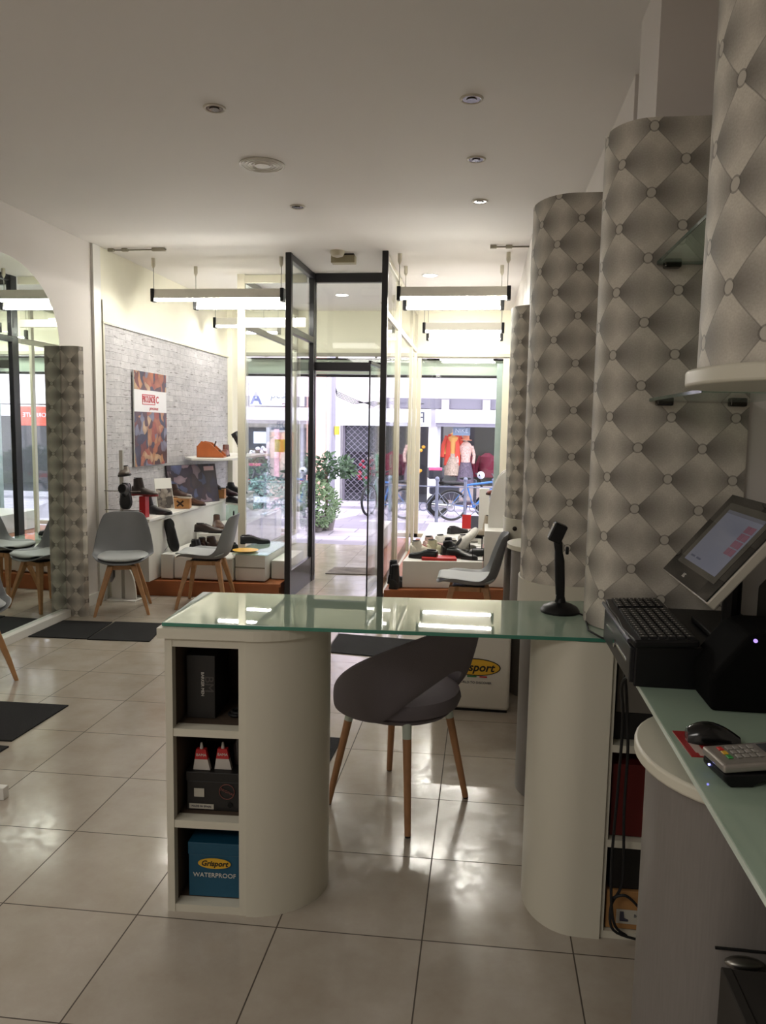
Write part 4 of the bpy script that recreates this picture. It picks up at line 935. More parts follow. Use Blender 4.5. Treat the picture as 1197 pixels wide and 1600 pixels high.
for sx in (1, -1):
    for sy in (1, -1):
        top = Vector((0.135*sx, 0.135*sy, 0.405)); bot = Vector((0.197*sx, 0.200*sy, 0.0)); k = (0.405-0.345)/0.405; md_ = top.lerp(bot, k); m2 = top.lerp(bot, 0.985)
        lg = B().tube([md_, m2], 0.0165, 14, 0.012).done('leg', BEECH, ac, smooth=True)
        B().tube([top, md_], 0.0185, 14, 0.0168).done('collar', CAPM, lg, smooth=True)
        B().tube([m2, bot], 0.011, 12).done('foot_glide', BLKP, lg, smooth=True)
# branded cube stool
t = thing('cube_stool', 'white leatherette cube stool with yellow oval logo behind the desk', 'stool', (-0.03, 4.21, 0))
B().box(-0.205, 0.205, -0.205, 0.205, 0.012, 0.42).done('cushion_body', M('white_leatherette', '#cfcabd', 0.4, bump=0.08, bscale=120), t, bevel=0.018, seg=4)
B().box(-0.195, 0.195, -0.195, 0.195, 0.0, 0.014).done('base', BLKP, t)
disc(B(), (0.02, -0.206, 0.245), 0.135, 0.003, ry=0.047, n=40).done('logo_rim', M('black_ink'), t)
disc(B(), (0.02, -0.2075, 0.245), 0.129, 0.003, ry=0.042, n=40).done('oval_logo', YEL, t)
text('Grisport', 0.062, (0.01, -0.2095, 0.243), (PI/2, 0, 0), M('black_ink'), t, shear=0.25, bold=0.0015)
B().box(-0.02, 0.03, -0.2085, -0.2055, 0.190, 0.197).done('green_stripe', M('stripe_green', '#2f7a45', 0.5), t); B().box(0.045, 0.085, -0.2085, -0.2055, 0.190, 0.197).done('red_stripe', M('stripe_red', '#b5282b', 0.5), t)
text('THE WORLD TO DISCOVER', 0.0175, (0.0, -0.2065, 0.160), (PI/2, 0, 0), INK, t)
# mats
MAT_ = M('black_carpet', '#0e0e10', 0.95, bump=0.4, bscale=300)
def mat(label, P_):
    t = thing('floor_mat', label, 'mat', (0, 0, 0)); B().prism(P_, 0.0005, 0.007).done('carpet', MAT_, t)
mat('black mat on the floor against the mirror base', [(-3.11, 4.89), (-2.69, 4.91), (-2.73, 5.37), (-3.11, 5.345)])
mat('black mat on the floor right of the one at the mirror base', [(-2.68, 4.90), (-2.24, 4.93), (-2.32, 5.41), (-2.715, 5.385)])
mat('black mat at the left edge, in the middle of the floor', [(-2.62, 3.20), (-2.155, 3.23), (-2.14, 3.705), (-2.62, 3.69)])
mat('black mat at the left edge, in front of the other one', [(-2.62, 2.74), (-2.15, 2.75), (-2.13, 3.17), (-2.62, 3.18)])
mat('black mat showing between the left desk support and the armchair', [(-1.10, 3.02), (-0.645, 3.04), (-0.635, 3.525), (-1.10, 3.51)])
mat('black mat beyond the armchair under the far side of the desk', [(-1.0, 4.92), (-0.25, 4.83), (-0.25, 5.3), (-1.0, 5.38)])
t = thing('low_plinth', 'low white plinth just entering at the left edge', 'plinth', (0, 0, 0)); B().box(-2.5, -1.845, 2.70, 2.735, 0, 0.05).done('board', WPAINT, t, bevel=0.003)

# ================================================================== SHOES
STN = [(0, .026, .072), (.06, .033, .078), (.16, .036, .080), (.30, .036, .082), (.42, .039, .078), (.55, .044, .062), (.70, .048, .049), (.82, .046, .044), (.92, .036, .040), (.98, .022, .032), (1.0, .010, .026)]
def shoe(label, loc, rz=0, kind='low', col='#2a1d18', sole='#15110f', rot=None, L=0.28, laces=None, name=None, cat=None, group=None, white_sole=False):
    t = thing(name or ('ankle_boot' if kind in ('boot', 'chelsea', 'tall') else 'shoe'), label, cat or ('boot' if kind in ('boot', 'chelsea', 'tall') else 'shoe'), loc, rz, group, rot)
    up = M('leather'+col, col, 0.32, var=0.12, vscale=40); so = M('sole'+sole, sole, 0.6); b = B(); rings = []
    for tt, w_, h in STN:
        x = -L/2+tt*L; zb = 0.016; r_ = []
        if kind != 'low' and tt < 0.35: h = 0.085
        for j in range(13):
            a = PI*j/12; ca, sa = math.cos(a), math.sin(a)
            r_.append((x, w_*(abs(ca)**0.75)*(1 if ca >= 0 else -1), zb+(h-zb)*abs(sa)**0.75))
        rings.append(r_)
    b.loft(rings)
    hs = {'boot': 0.122, 'chelsea': 0.15, 'tall': 0.20}.get(kind, 0)
    if hs:
        rr = []
        for k in range(7):
            u = k/6; z = 0.05+(hs-0.05)*u; cx_ = -L/2+0.060-0.010*u; rx = 0.062-0.020*u**0.7; ry = 0.036-0.003*u
            rr.append([(cx_+rx*math.cos(2*PI*j/16)*(1.0 if math.cos(2*PI*j/16) > 0 else 0.9), ry*math.sin(2*PI*j/16), z+0.006*math.cos(2*PI*j/16)) for j in range(16)])
        b.loft(rr)
    b.done('upper', up, t, smooth=True)
    s_ = [(-L/2+tt*L*1.0, w_+0.004) for tt, w_, h in STN]
    P_ = [(x, w_) for x, w_ in s_] + [(x, -w_) for x, w_ in reversed(s_)]
    sb = B().prism(P_, 0.006, 0.018)
    if kind != 'flat': sb.prism([(x, y) for x, y in P_ if x < -L/2+0.30*L], 0.0, 0.0065)
    sb.prism([(x, y) for x, y in P_ if x > -L/2+0.50*L], 0.0, 0.0065)
    sb.done('sole', so, t)
    if hs: disc(B(), (-L/2+0.050, 0, hs+0.003), 0.036, 0.004, 'z', 16, 0.027).done('opening', M('lining_dark', '#0b0a0a', 0.9), t)
    else: disc(B(), (-L/2+0.052, 0, 0.081), 0.042, 0.006, 'z', 16, 0.024).done('opening', M('lining_dark', '#0b0a0a', 0.9), t)
    if laces:
        lb = B(); z0 = 0.083 if not hs else 0.092
        for k in range(4):
            x = -L/2+L*(0.36+0.06*k); z = z0-0.007*k
            lb.tube([(x, -0.02, z-0.004), (x+0.004, 0, z), (x, 0.02, z-0.004)], 0.0025, 5)
        lb.done('laces', M('lace'+laces, laces, 0.8), t)
    return t
# ================================================================== LEFT DISPLAY
t = thing('window_plinth', 'orange-brown wooden plinth under the left shoe display', 'plinth', (0, 0, 0))
B().prism([(-3.14, 6.30), (-1.72, 6.38), (-1.72, 7.25), (-2.40, 7.25), (-2.40, 9.5), (-3.14, 9.5)], 0, 0.13).done('wood_base', PLY, t)
B().prism([(-3.14, 6.285), (-1.70, 6.365), (-1.70, 6.385), (-3.14, 6.305)], 0.112, 0.136).done('edge_moulding', PLY, t)
t = thing('display_bench', 'long white bench along the stone-clad wall, upper step', 'bench', (0, 0, 0))
B().box(-3.13, -2.80, 6.20, 9.25, 0.66, 0.685).done('bench_top', WPAINT, t, bevel=0.003); B().box(-3.13, -2.82, 6.22, 9.25, 0.14, 0.66).done('bench_front', WPAINT, t)
t = thing('display_box', 'white low box at the left end of the shoe display', 'display box', (0, 0, 0))
B().box(-2.79, -2.68, 6.40, 7.25, 0.14, 0.355).done('body', WPAINT, t, bevel=0.003)
t = thing('display_box', 'wide white drawer box under the group of dark shoes', 'display box', (0, 0, 0))
B().box(-2.675, -2.14, 6.42, 6.99, 0.14, 0.34).done('body', WPAINT, t, bevel=0.003)
B().box(-2.668, -2.14, 6.405, 6.42, 0.15, 0.335).done('drawer', WPAINT, t, bevel=0.002)
t = thing('display_box', 'white box with a glass top carrying the yellow dish', 'display box', (0, 0, 0))
B().box(-2.13, -1.86, 6.45, 7.2, 0.14, 0.37).done('body', WPAINT, t, bevel=0.003)
B().box(-2.15, -1.83, 6.42, 7.22, 0.372, 0.380).done('glass_top', SHG, t)
B().box(-2.13, -1.862, 6.444, 6.45, 0.25, 0.262).done('groove', M('grey_trim'), t)
t = thing('display_box', 'small white box beside the black door post', 'display box', (0, 0, 0))
B().box(-1.845, -1.70, 6.60, 7.2, 0.137, 0.30).done('body', WPAINT, t, bevel=0.003)
t = thing('yellow_dish', 'flat yellow oval dish on the glass-topped box', 'dish', (-2.07, 6.56, 0.381))
B().lathe([(0.05, 0), (0.11, 0.010), (0.115, 0.014), (0.09, 0.012), (0.01, 0.008)], n=28).done('dish', M('dish_yellow', '#d8a51f', 0.35), t, smooth=True)
t = thing('display_step', 'white middle step shelf between bench and low boxes', 'shelf', (0, 0, 0))
B().box(-2.79, -2.46, 7.26, 9.25, 0.14, 0.46).box(-2.675, -2.46, 7.0, 7.26, 0.14, 0.46).done('body', WPAINT, t, bevel=0.003)
t = thing('acrylic_shelf', 'clear acrylic shelf unit near the porch glazing', 'shelf', (0, 0, 0))
B().box(-2.45, -2.40, 8.3, 9.0, 0.50, 0.51).box(-2.78, -2.40, 8.4, 9.1, 0.62, 0.63).done('panes', SHG, t); B().box(-2.45, -2.44, 8.32, 8.37, 0.14, 0.5).box(-2.45, -2.44, 8.9, 8.95, 0.14, 0.62).done('legs', GLS, t)
t = thing('wall_shelf', 'white shelf fixed high on the stone-clad wall', 'shelf', (0, 0, 0))
B().prism([(-3.14, 7.85), (-2.95, 7.55), (-2.72, 7.55), (-2.60, 7.8), (-2.60, 9.25), (-3.14, 9.25)], 1.125, 1.150).done('board', WPAINT, t, bevel=0.004)
# poster
POST = photo_mat('leather_goods_photo', ['#6d2d20', '#a0482a', '#b98452', '#3a3e55', '#7a3a2a', '#a8623a', '#4b2a2a', '#c0a078', '#2e3146', '#7d8296'], 7.0, 1.3)
t = thing('poster', 'tall leather goods poster with a white band on the stone-clad wall', 'poster', (-3.135, 6.99, 1.10))
B().box(0, 0.012, -0.355, 0.355, 0, 0.87).done('board', M('poster_board', '#d9d8d8', 0.4), t)
B().box(0.012, 0.0135, -0.353, 0.353, 0.002, 0.50).box(0.012, 0.0135, -0.353, 0.353, 0.70, 0.868).done('photo_print', POST, t)
RED = M('logo_red', '#b5303a', 0.5)
text('PIKOLINOS', 0.085, (0.0135, -0.05, 0.615), (PI/2, 0, PI/2), RED, t, 'logo', bold=0.002, sx=0.62)
b = B(); b.box(0.0122, 0.0142, -0.19, 0.09, 0.655, 0.662).box(0.0122, 0.0142, -0.19, 0.09, 0.568, 0.575).box(0.0122, 0.0142, -0.19, -0.182, 0.568, 0.662).box(0.0122, 0.0142, 0.082, 0.09, 0.568, 0.662).done('logo_frame', RED, t)
text('C', 0.09, (0.0135, 0.14, 0.615), (PI/2, 0, PI/2), RED, t, 'logo', bold=0.002)
text('preciosos', 0.05, (0.0135, 0.06, 0.535), (PI/2, 0, PI/2), RED, t, 'slogan', shear=0.3)
# stand with wire arms
t = thing('shoe_stand', 'tall slim metal stand with wire arms and white rounded foot', 'stand', (-2.99, 6.10, 0))
B().box(-0.13, 0.13, -0.07, 0.07, 0, 0.012).done('base_plate', WPAINT, t, bevel=0.003)
B().prism([(-0.11, 0.012), (0.11, 0.012)] + [(0.11*math.cos(PI/2*k/12), 0.012+0.29*math.sin(PI/2*k/12)) for k in range(1, 12)] + [(-0.012, 0.302), (-0.11, 0.14)], -0.008, 0.008, lambda x, y, z: (x, z, y)).done('foot_panel', WPAINT, t)
B().box(-0.018, 0.012, -0.012, 0.012, 0.012, 1.27).done('pole', M('silver_pole', '#a8a69e', 0.35, 0.5), t, bevel=0.003)
for z in (0.93, 0.77): B().tube([(-0.15, -0.015, z), (0.17, -0.015, z)], 0.003, 6).tube([(-0.15, 0.015, z-0.005), (0.12, 0.015, z-0.005)], 0.003, 6).done('wire_arm', STEEL, t)
shoe('brown leather shoe near the top of the wire stand', (-2.975, 6.13, 1.055), kind='low', col='#3f3228', rot=(0.1, 0.0, -1.25), L=0.22)
shoe('black boot hanging point-down from the wire stand', (-2.955, 6.10, 0.885), kind='chelsea', col='#0f1013', rot=(0.0, 1.45, -1.35), L=0.22)
# bench items (bench top z .685)
ZB = 0.6855
t = thing('display_riser', 'bright red riser block carrying a heeled boot', 'riser', (-2.90, 6.32, ZB)); B().box(-0.028, 0.028, -0.04, 0.04, 0, 0.185).done('block', M('riser_red', '#b3191d', 0.4), t, bevel=0.003)
shoe('dark brown ankle boot perched on the red riser', (-2.89, 6.32, ZB+0.186), -0.15, 'chelsea', '#2b201c', '#7a1518', L=0.24)
shoe('black chelsea boot standing at the foot of the red riser', (-2.90, 6.58, ZB), -0.1, 'chelsea', '#18161a', '#0e0d0e', L=0.29)
t = thing('photo_card', 'small white leaflet card leaning on the bench', 'card', (-2.97, 6.95, ZB), rot=(math.radians(-12), 0, math.radians(55)))
B().box(-0.09, 0.09, -0.004, 0.004, 0, 0.30).done('card', WPAINT, t); B().box(-0.085, 0.085, -0.0048, -0.004, 0.01, 0.2).done('photo_print', photo_mat('grey_photo', ['#6f675f', '#8f857b', '#4a4240', '#a39a90'], 14, 2.0), t)
t = thing('photo_board', 'dark purple advertising board leaning against the stone-clad wall', 'board', (-2.93, 7.60, ZB), rot=(math.radians(-10), 0, math.radians(64)))
B().box(-0.33, 0.33, -0.012, 0.012, 0, 0.40).done('board', M('poster_edge', '#2a2328', 0.5), t)
B().box(-0.325, 0.325, -0.0135, -0.012, 0.005, 0.395).done('photo_print', photo_mat('purple_photo', ['#33283a', '#2f2740', '#3a2c33', '#4b5478', '#3c2b36', '#8d7a86', '#2c2433'], 6, 4.0), t)
B().box(0.16, 0.30, -0.0145, -0.0135, 0.33, 0.375).done('label_patch', M('label_rose', '#c9a6ab', 0.5), t)
def crate(label, loc, rz, mark=True):
    t = thing('wooden_block', label, 'block', loc, rz); B().box(-0.09, 0.09, -0.07, 0.07, 0, 0.10).done('block', M('pine_block', '#b9834f', 0.6, var=0.2, vscale=14), t, bevel=0.003)
    if mark:
        b = B()
        for a in (0.7, -0.7): b.box(-0.035, 0.035, -0.006, 0.006, -0.0725, -0.070, Matrix.Translation((0, 0, 0)) @ Matrix.Rotation(0, 4, 'X')) if False else b.loft([[(math.cos(a)*q-math.sin(a)*w_, -0.0722, 0.05+math.sin(a)*q+math.cos(a)*w_) for q, w_ in ((-0.04, -0.008), (0.04, -0.008), (0.04, 0.008), (-0.04, 0.008))], [(math.cos(a)*q-math.sin(a)*w_, -0.0702, 0.05+math.sin(a)*q+math.cos(a)*w_) for q, w_ in ((-0.04, -0.008), (0.04, -0.008), (0.04, 0.008), (-0.04, 0.008))]])
        b.done('burnt_mark', M('burnt', '#3a2213', 0.8), t)
crate('pine block with a burnt cross under the brown lace boot', (-2.89, 7.12, ZB), 0.25)
shoe('brown lace-up boot on the marked pine block', (-2.90, 7.12, ZB+0.101), -0.4, 'boot', '#3a241b', '#c9c0b0', laces='#1a1210')
shoe('brown leather shoe beside the marked pine block', (-2.88, 7.42, ZB), -0.35, 'low', '#4a2f22', '#2a1a12', laces='#2a1a12')
crate('plain pine block further along the bench', (-2.92, 8.22, ZB), 0.2, False)
shoe('dark red-brown boot on the plain pine block', (-2.95, 8.22, ZB+0.101), -0.9, 'boot', '#3a211d', '#1c1513', laces='#141010')
shoe('burgundy shoe behind the plain pine block', (-2.90, 8.55, ZB), -0.5, 'low', '#3c1d26', '#1a1214')
shoe('black shoe at the far end of the bench', (-2.90, 8.85, ZB), -0.3, 'boot', '#15151a', '#0e0e10', laces='#222222')
# wall shelf items (top 1.15)
t = thing('leather_holder', 'tan wedge-shaped leather holder on the wall shelf', 'holder', (-2.87, 7.86, 1.151), 0.15); t.scale = (0.85,)*3
TAN = M('tan_leather', '#a8592a', 0.5, var=0.12)
B().prism([(-0.14, 0), (0.19, 0), (0.19, 0.03), (0.02, 0.18), (-0.08, 0.20), (-0.14, 0.13)], -0.10, -0.085, lambda x, y, z: (x, z, y)).prism([(-0.14, 0), (0.19, 0), (0.19, 0.03), (0.02, 0.18), (-0.08, 0.20), (-0.14, 0.13)], 0.085, 0.10, lambda x, y, z: (x, z, y)).box(-0.14, 0.19, -0.1, 0.1, 0, 0.015).box(-0.14, -0.125, -0.1, 0.1, 0, 0.14).done('case', TAN, t, bevel=0.004)
B().tube([(0.02, 0, 0.02), (0.08, 0, 0.20)], 0.008, 8).box(-0.1, 0.14, -0.03, 0.03, 0.05, 0.09).done('tool', M('dark_tool', '#3a2418', 0.5), t)
shoe('reddish-brown shoe standing on the wall shelf', (-2.80, 8.12, 1.151), -1.45, 'boot', '#6b3526', '#3a1d14')
shoe('black shoe propped nose-down on the wall shelf', (-2.74, 8.42, 1.27), kind='low', col='#141417', rot=(0, 1.02, -0.1), L=0.28)
# low box shoes (z .34-.36)
t = shoe('black shoe propped upright on a wire beside the bench', (-2.775, 6.58, 0.49), kind='low', col='#111113', rot=(0.35, 1.22, -0.25), L=0.30)
t = thing('wire_prop', 'thin wire prop holding the upright black shoe', 'wire', (-2.76, 6.58, 0.357)); B().tube([(-0.06, -0.03, 0), (0.0, 0, 0.09), (0.05, 0.03, 0.0)], 0.0025, 6).done('wire', STEEL, t)
shoe('brown shoe with pink lining lying behind the black ankle boot', (-2.56, 6.80, 0.341), 1.9, 'boot', '#2f1d1b', '#14100f', laces='#a05a6a')
shoe('second brown lace shoe tucked between the black ankle boot and the step', (-2.42, 6.86, 0.341), 0.9, 'boot', '#33221c', '#1a1411', laces='#b09a84', group='shoes and boots in the left display')
shoe('black ankle boot at the front of the low drawer box', (-2.47, 6.56, 0.341), -0.35, 'boot', '#141519', '#0d0d0f', L=0.26)
shoe('black flat shoe lying at the front of the low box', (-2.33, 6.80, 0.341), 2.6, 'low', '#121214', '#0d0d0f')
shoe('dark shoe just behind the side-on chair', (-2.12, 7.02, 0.3815), 0.4, 'low', '#17171b', '#0e0e10', laces='#7a3a30')
shoe('large brown shoe lying on the middle step', (-2.60, 7.10, 0.461), -0.15, 'low', '#2e211c', '#171210', L=0.30, laces='#191311')
shoe('brown suede boot above the lying brown shoe', (-2.62, 7.42, 0.461), -1.0, 'boot', '#4a3328', '#8a6a4f')
shoe('black trainer with pale sole on a clear stand', (-2.66, 8.10, 0.632), -0.5, 'low', '#17181c', '#c9c6bf')
t = thing('clear_stand', 'clear block carrying the black trainer', 'stand', (-2.66, 8.10, 0.461)); B().box(-0.10, 0.10, -0.05, 0.05, 0, 0.168).done('block', SHG, t)
t = thing('polish_bottle', 'small pink bottle with black applicator', 'bottle', (-2.49, 7.50, 0.461)); B().lathe([(0.025, 0), (0.027, 0.06), (0.02, 0.085), (0.009, 0.09)], n=14).done('bottle', M('pink_bottle', '#c95a72', 0.3), t, smooth=True); B().lathe([(0.01, 0.09), (0.008, 0.16), (0.004, 0.17)], n=10).done('cap', BLKP, t, smooth=True)

# ================================================================== RIGHT DISPLAY
t = thing('window_plinth', 'orange-brown wooden plinth under the right shoe display', 'plinth', (0, 0, 0))
B().prism([(-0.80, 6.37), (0.28, 6.62), (0.28, 9.5), (-0.80, 9.5)], 0, 0.125).done('wood_base', PLY, t); B().prism([(-0.80, 6.355), (0.28, 6.605), (0.28, 6.625), (-0.80, 6.375)], 0.108, 0.13).done('edge_moulding', PLY, t)
t = thing('display_box', 'white box carrying sandals and shoes before the right window', 'display box', (0, 0, 0))
B().prism([(-0.66, 6.50), (0.02, 6.60), (0.02, 7.45), (-0.62, 7.45)], 0.1305, 0.36).done('body', WPAINT, t, bevel=0.003)
t = thing('display_cabinet', 'tall white display cabinet by the right window edge', 'display box', (0, 0, 0))
B().box(0.03, 0.27, 6.68, 7.6, 0.1305, 0.62).done('body', WPAINT, t, bevel=0.003)
t = thing('display_step', 'low white step at the back of the right window', 'shelf', (0, 0, 0)); B().box(-0.62, 0.02, 7.5, 9.3, 0.1305, 0.36).done('body', WPAINT, t, bevel=0.003)
t = thing('arched_display', 'white arched shoe display standing on the tall cabinet', 'display stand', (0.16, 6.95, 0.6205))
pa = [(-0.10, 0), (0.12, 0), (0.12, 0.50), (0.08, 0.52)] + [(0.08-0.18*math.sin(PI/2*k/8), 0.10+0.42*math.cos(PI/2*k/8)) for k in range(1, 9)]
B().prism(pa, -0.02, 0.0, lambda x, y, z: (x, z, y)).done('side_panel', WPAINT, t, bevel=0.002); B().prism(pa, 0.22, 0.24, lambda x, y, z: (x, z, y)).done('side_panel', WPAINT, t, bevel=0.002); B().box(-0.08, 0.12, 0, 0.22, 0.0, 0.015).done('shelf', WPAINT, t); B().box(-0.03, 0.12, 0, 0.22, 0.25, 0.262).done('shelf', WPAINT, t)
t = thing('display_stand', 'narrow white tile stand beside the arched display', 'display stand', (0.02, 7.7, 0.361)); B().box(-0.05, 0.05, -0.05, 0.05, 0, 0.55).done('block', WPAINT, t, bevel=0.004)
shoe('reddish boot on top of the arched display', (0.12, 7.3, 0.88), 2.2, 'boot', '#7a3f30', '#3a1d14', L=0.22)
shoe('black shoe inside the arched display', (0.18, 7.05, 0.885), 3.0, 'low', '#141416', L=0.2)
ZR = 0.361
t = thing('display_tray', 'flat red box lid on the front of the right display', 'tray', (-0.36, 6.66, ZR), 0.12); B().box(-0.15, 0.15, -0.08, 0.08, 0, 0.022).done('tray', M('tray_red', '#b3241f', 0.4), t, bevel=0.002)
shoe('black ballerina shoe lying at the left front of the white box', (-0.50, 6.68, ZR), 2.9, 'low', '#101012', L=0.26)
shoe('white trainer with red tongue behind the ballerina shoe', (-0.50, 6.92, ZR), 0.5, 'boot', '#d4d0c2', '#c9c3ae', laces='#b5303a')
shoe('cream trainer next to the white trainer', (-0.36, 7.0, ZR), 0.4, 'boot', '#c9c6a8', '#d8d4c6', laces='#222222')
shoe('tall black boot in the middle of the white box', (-0.22, 6.95, ZR), 0.4, 'boot', '#111114', laces='#333333')
shoe('black wedge sandal lying in the centre front', (-0.16, 6.76, ZR), -0.5, 'low', '#0f0f11', L=0.3)
shoe('black wedge sandal leaning behind the front one', (-0.02, 6.92, ZR), kind='low', col='#0f0f11', rot=(0, -0.35, 0.4), L=0.30)
shoe('grey suede shoe behind the black boot', (-0.18, 7.28, ZR), 0.2, 'low', '#8d877f', '#6f6a62')
shoe('beige high boot with black cap at the right of the display', (0.0, 7.28, ZR+0.13), 2.6, 'tall', '#a89a88', '#3a332c', L=0.26)
shoe('white court shoe propped heel-up behind the wedge sandals', (-0.10, 7.05, ZR+0.12), kind='low', col='#dcd9d2', sole='#c9c4ba', rot=(0, -0.9, 0.5), L=0.26)
shoe('black lace-up shoe between the cream trainer and the tall black boot', (-0.27, 7.22, ZR), 1.2, 'boot', '#17171a', laces='#d0cdc6')
shoe('pale pink trainer half hidden behind the cream trainer', (-0.42, 7.25, ZR), 0.7, 'boot', '#c9a9a4', '#d8d4cc', laces='#d8d4cc')
shoe('silver sandal at the back of the right display', (-0.10, 7.75, ZR), 0.6, 'low', '#b5b0ab', '#8a8580')
shoe('white slip-on shoe near the right glazing', (-0.35, 7.7, ZR), 0.9, 'low', '#d8d6d0', '#bdb8b0')
shoe('dark trainer at the back beside the red card', (0.0, 8.1, ZR), 0.3, 'low', '#2b2b30', '#b9b4aa', laces='#a03a4a')
shoe('black flat shoe at the back of the right display', (-0.25, 8.4, ZR), 0.8, 'low', '#1a1a1e')
t = thing('clear_stand', 'dark stand under the beige high boot', 'stand', (0.0, 7.28, ZR)); B().box(-0.12, 0.02, -0.06, 0.06, 0.115, 0.128).box(-0.11, -0.10, -0.05, 0.05, 0, 0.115).box(0.005, 0.015, -0.05, 0.05, 0, 0.115).done('frame', BLKP, t)
t = thing('price_stand', 'thin black wire price stand at the front right', 'stand', (-0.02, 6.66, ZR)); B().box(-0.05, 0.05, -0.002, 0.002, 0, 0.006).box(-0.05, -0.045, -0.002, 0.002, 0, 0.11).box(0.045, 0.05, -0.002, 0.002, 0, 0.11).box(-0.05, 0.05, -0.002, 0.002, 0.105, 0.11).done('frame', BLKP, t)
t = thing('red_card', 'small red and black card at the back of the right display', 'card', (-0.12, 8.8, ZR), rot=(-0.2, 0, 0)); B().box(-0.1, 0.0, -0.004, 0.004, 0, 0.16).done('red_half', M('riser_red'), t); B().box(0.0, 0.09, -0.004, 0.004, 0, 0.15).done('dark_half', INK, t)
shoe('black ankle boot on the plinth by the black post, in front', (-0.70, 6.52, 0.126), 1.2, 'tall', '#0f0f12', L=0.22)
shoe('black ankle boot on the plinth by the black post, behind', (-0.74, 6.74, 0.126), 1.2, 'tall', '#101013', L=0.22)

# ================================================================== CEILING FITTINGS
def tube_lamp(label, x0, x1, y, z, d='x'):
    L_ = x1-x0
    t = thing('fluorescent_lamp', label, 'lamp', (x0, y, z), 0 if d == 'x' else PI/2, 'fluorescent tube lamps hung in the windows')
    B().prism([(-0.029, -0.012), (-0.022, 0.065), (0.022, 0.065), (0.029, -0.012)], 0.02, L_-0.02, lambda x, y_, z_: (z_, x, y_)).done('reflector', M('lamp_housing', '#dedbd0', 0.4), t)
    B().tube([(0.03, 0, -0.022), (L_-0.03, 0, -0.022)], 0.013, 12).done('tube', emis('tube_light', TUBE_COL, TUBE_STRENGTH*3.4), t)
    B().box(-0.008, 0.024, -0.034, 0.034, -0.042, 0.07).done('end_cap', BLKP, t, bevel=0.005); B().box(L_-0.024, L_+0.008, -0.034, 0.034, -0.042, 0.07).done('end_cap', BLKP, t, bevel=0.005)
    for x in (0.01, L_-0.02):
        rd = B().tube([(x, 0, 0.066), (x, 0, HC-z-0.06)], 0.0035, 6).done('rod', M('silver_pole'), t)
        B().lathe([(0.006, HC-z-0.085), (0.017, HC-z-0.06), (0.017, HC-z)], (x, 0, 0), 12).done('ceiling_cup', M('cup_cream', '#cfc9b8', 0.5), rd)
tube_lamp('front tube lamp hanging over the left display', -2.905, -1.735, 6.57, 2.59)
tube_lamp('second tube lamp hanging over the left display', -2.66, -1.77, 6.93, 2.575)
tube_lamp('front tube lamp hanging over the right display', -0.745, 0.17, 6.5, 2.585)
tube_lamp('second tube lamp hanging over the right display', -0.745, 0.13, 7.0, 2.58)
tube_lamp('far tube lamp over the right display near the street', -0.69, 0.17, 8.5, 2.56)
tube_lamp('farthest tube lamp over the right display', -0.69, 0.17, 9.05, 2.54)
tube_lamp('far tube lamp over the left display near the street', -3.0, -2.42, 8.4, 2.60)
tube_lamp('farthest tube lamp over the left display', -2.85, -2.42, 9.0, 2.60)
def downlight(label, x, y, lit=False, r=0.045):
    t = thing('ceiling_spot', label, 'lamp', (x, y, HC), 0, None)
    b = B(); b.torus((0, 0, -0.001), r, 0.007, 28, 8, 'z'); b.done('rim', WPAINT if lit else M('rim_cream', '#c9c2b5', 0.4), t, smooth=True)
    disc(B(), (0, 0, -0.003), r*0.86, 0.004, 'z', 24).done('lens', emis('spot_lit', (1, 0.96, 0.9), 30) if lit else M('spot_off', '#5b5246', 0.15, 0.4), t)
    if not lit: disc(B(), (0, 0, -0.006), r*0.5, 0.006, 'z', 16).done('bulb', M('bulb_dark', '#2b2520', 0.2), t)
downlight('unlit ceiling spot nearest on the left', -1.255, 3.53); downlight('unlit ceiling spot nearest on the right', -0.10, 3.53)
downlight('unlit ceiling spot second on the right', -0.089, 4.29); downlight('unlit ceiling spot third on the right', -0.073, 5.06)
downlight('unlit ceiling spot behind the round vent', -1.255, 5.10)
downlight('lit ceiling spot above the right display', -0.55, 7.40, True, 0.07); downlight('lit ceiling spot in the porch beyond the transom', -1.58, 8.45, True, 0.07)
downlight('unlit ceiling spot in the porch', -1.18, 9.0); 
t = thing('ceiling_vent', 'round slotted ceiling vent', 'vent', (-1.255, 4.29, HC))
b = B()
for r_ in (0.055, 0.075, 0.095, 0.112): b.torus((0, 0, -0.004), r_, 0.0045, 36, 6, 'z')
b.done('rings', M('vent_white', '#c6bfb2', 0.5), t, smooth=True); disc(B(), (0, 0, -0.002), 0.125, 0.006, 'z', 36).done('plate', M('vent_white'), t); disc(B(), (0, 0, -0.006), 0.042, 0.008, 'z', 24).done('centre', M('vent_white'), t)
t = thing('emergency_light', 'ribbed emergency light box on the ceiling before the entrance', 'lamp', (-1.205, 6.50, HC))
B().box(-0.10, 0.10, -0.04, 0.05, -0.075, -0.012).done('housing', M('aged_cream', '#a9a184', 0.5), t, bevel=0.004); B().box(-0.09, 0.09, -0.03, 0.04, -0.012, 0).done('base', BLKP, t)
b = B()
for k in range(12): b.box(-0.085+0.0145*k, -0.080+0.0145*k, -0.043, -0.04, -0.07, -0.02)
b.done('ribs', M('aged_cream'), t)
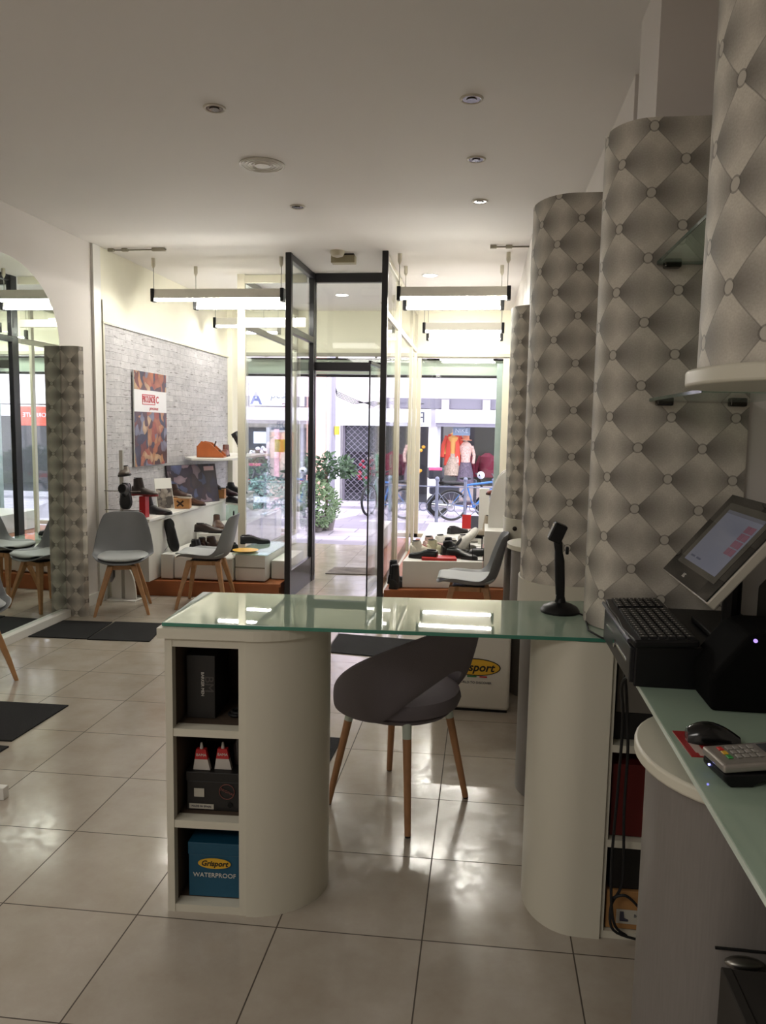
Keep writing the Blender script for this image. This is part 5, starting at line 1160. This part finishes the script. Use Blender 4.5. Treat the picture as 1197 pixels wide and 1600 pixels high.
t = thing('motion_sensor', 'round white sensor dome beside the emergency light', 'sensor', (-1.235, 6.38, HC)); B().lathe([(0.06, 0), (0.06, -0.015), (0.045, -0.04), (0.015, -0.05), (0.005, -0.05)], n=24).done('dome', M('dome_cream', '#c5bca6', 0.4), t, smooth=True)
for lab, x0, x1, y in (('thin metal ceiling rail above the left display', -3.12, -2.62, 6.20), ('thin metal ceiling rail above the right display', 0.0, 0.48, 6.25)):
    t = thing('ceiling_rail', lab, 'rail', (x0, y, HC)); B().tube([(0, 0, -0.012), (x1-x0, 0, -0.012)], 0.006, 8).done('rail', M('rail_metal', '#8a8577', 0.4, 0.6), t)
    for q in (0.0, 0.12, x1-x0-0.12): B().box(q, q+(0.05 if q < 0.3 else 0.11), -0.015, 0.015, -0.025, 0).done('bracket', M('rail_bracket', '#a8a290', 0.5), t, bevel=0.003)
# door mat outside
t = thing('door_mat', 'grey patterned door mat on the porch floor', 'mat', (0, 0, 0)); B().prism([(-1.56, 7.60), (-0.98, 7.66), (-1.0, 8.02), (-1.54, 7.98)], 0.0005, 0.010).done('carpet', M('mat_grey', '#77706c', 0.95, var=0.35, vscale=7), t)

# ------------------------------------------------------------------ groups of look-alikes
GR = {'floor_mat': 'black mats on the tiled floor', 'ceiling_spot': 'recessed ceiling spots', 'glass_shelf': 'glass shelves between the tufted columns', 'display_box': 'white display boxes on the plinths',
      'wooden_block': 'pine blocks on the bench', 'flower_bunch': 'flowers in the shops across the street', 'mannequin': 'mannequins in the clothes shop', 'jacket': 'maroon jackets in the clothes shop', 'bicycle': 'bicycles in the street',
      'glue_packet': 'glue packets in the cubby', 'shoe_box': 'shoe boxes in the desk cabinet', 'storage_box': 'boxes under the till', 'display_column': 'tufted display columns', 'window_plinth': 'wooden window plinths', 'ceiling_rail': 'metal ceiling rails', 'counter_column': 'grey curved pedestals'}
for o in list(bpy.data.objects):
    if o.parent is None and 'category' in o and 'kind' not in o and 'group' not in o:
        k = o.name.split('.')[0]
        if k in GR: o['group'] = GR[k]
        elif k in ('shoe', 'ankle_boot'): o['group'] = 'shoes and boots in the left display' if o.location.x < -1.5 else 'shoes and boots in the right display'
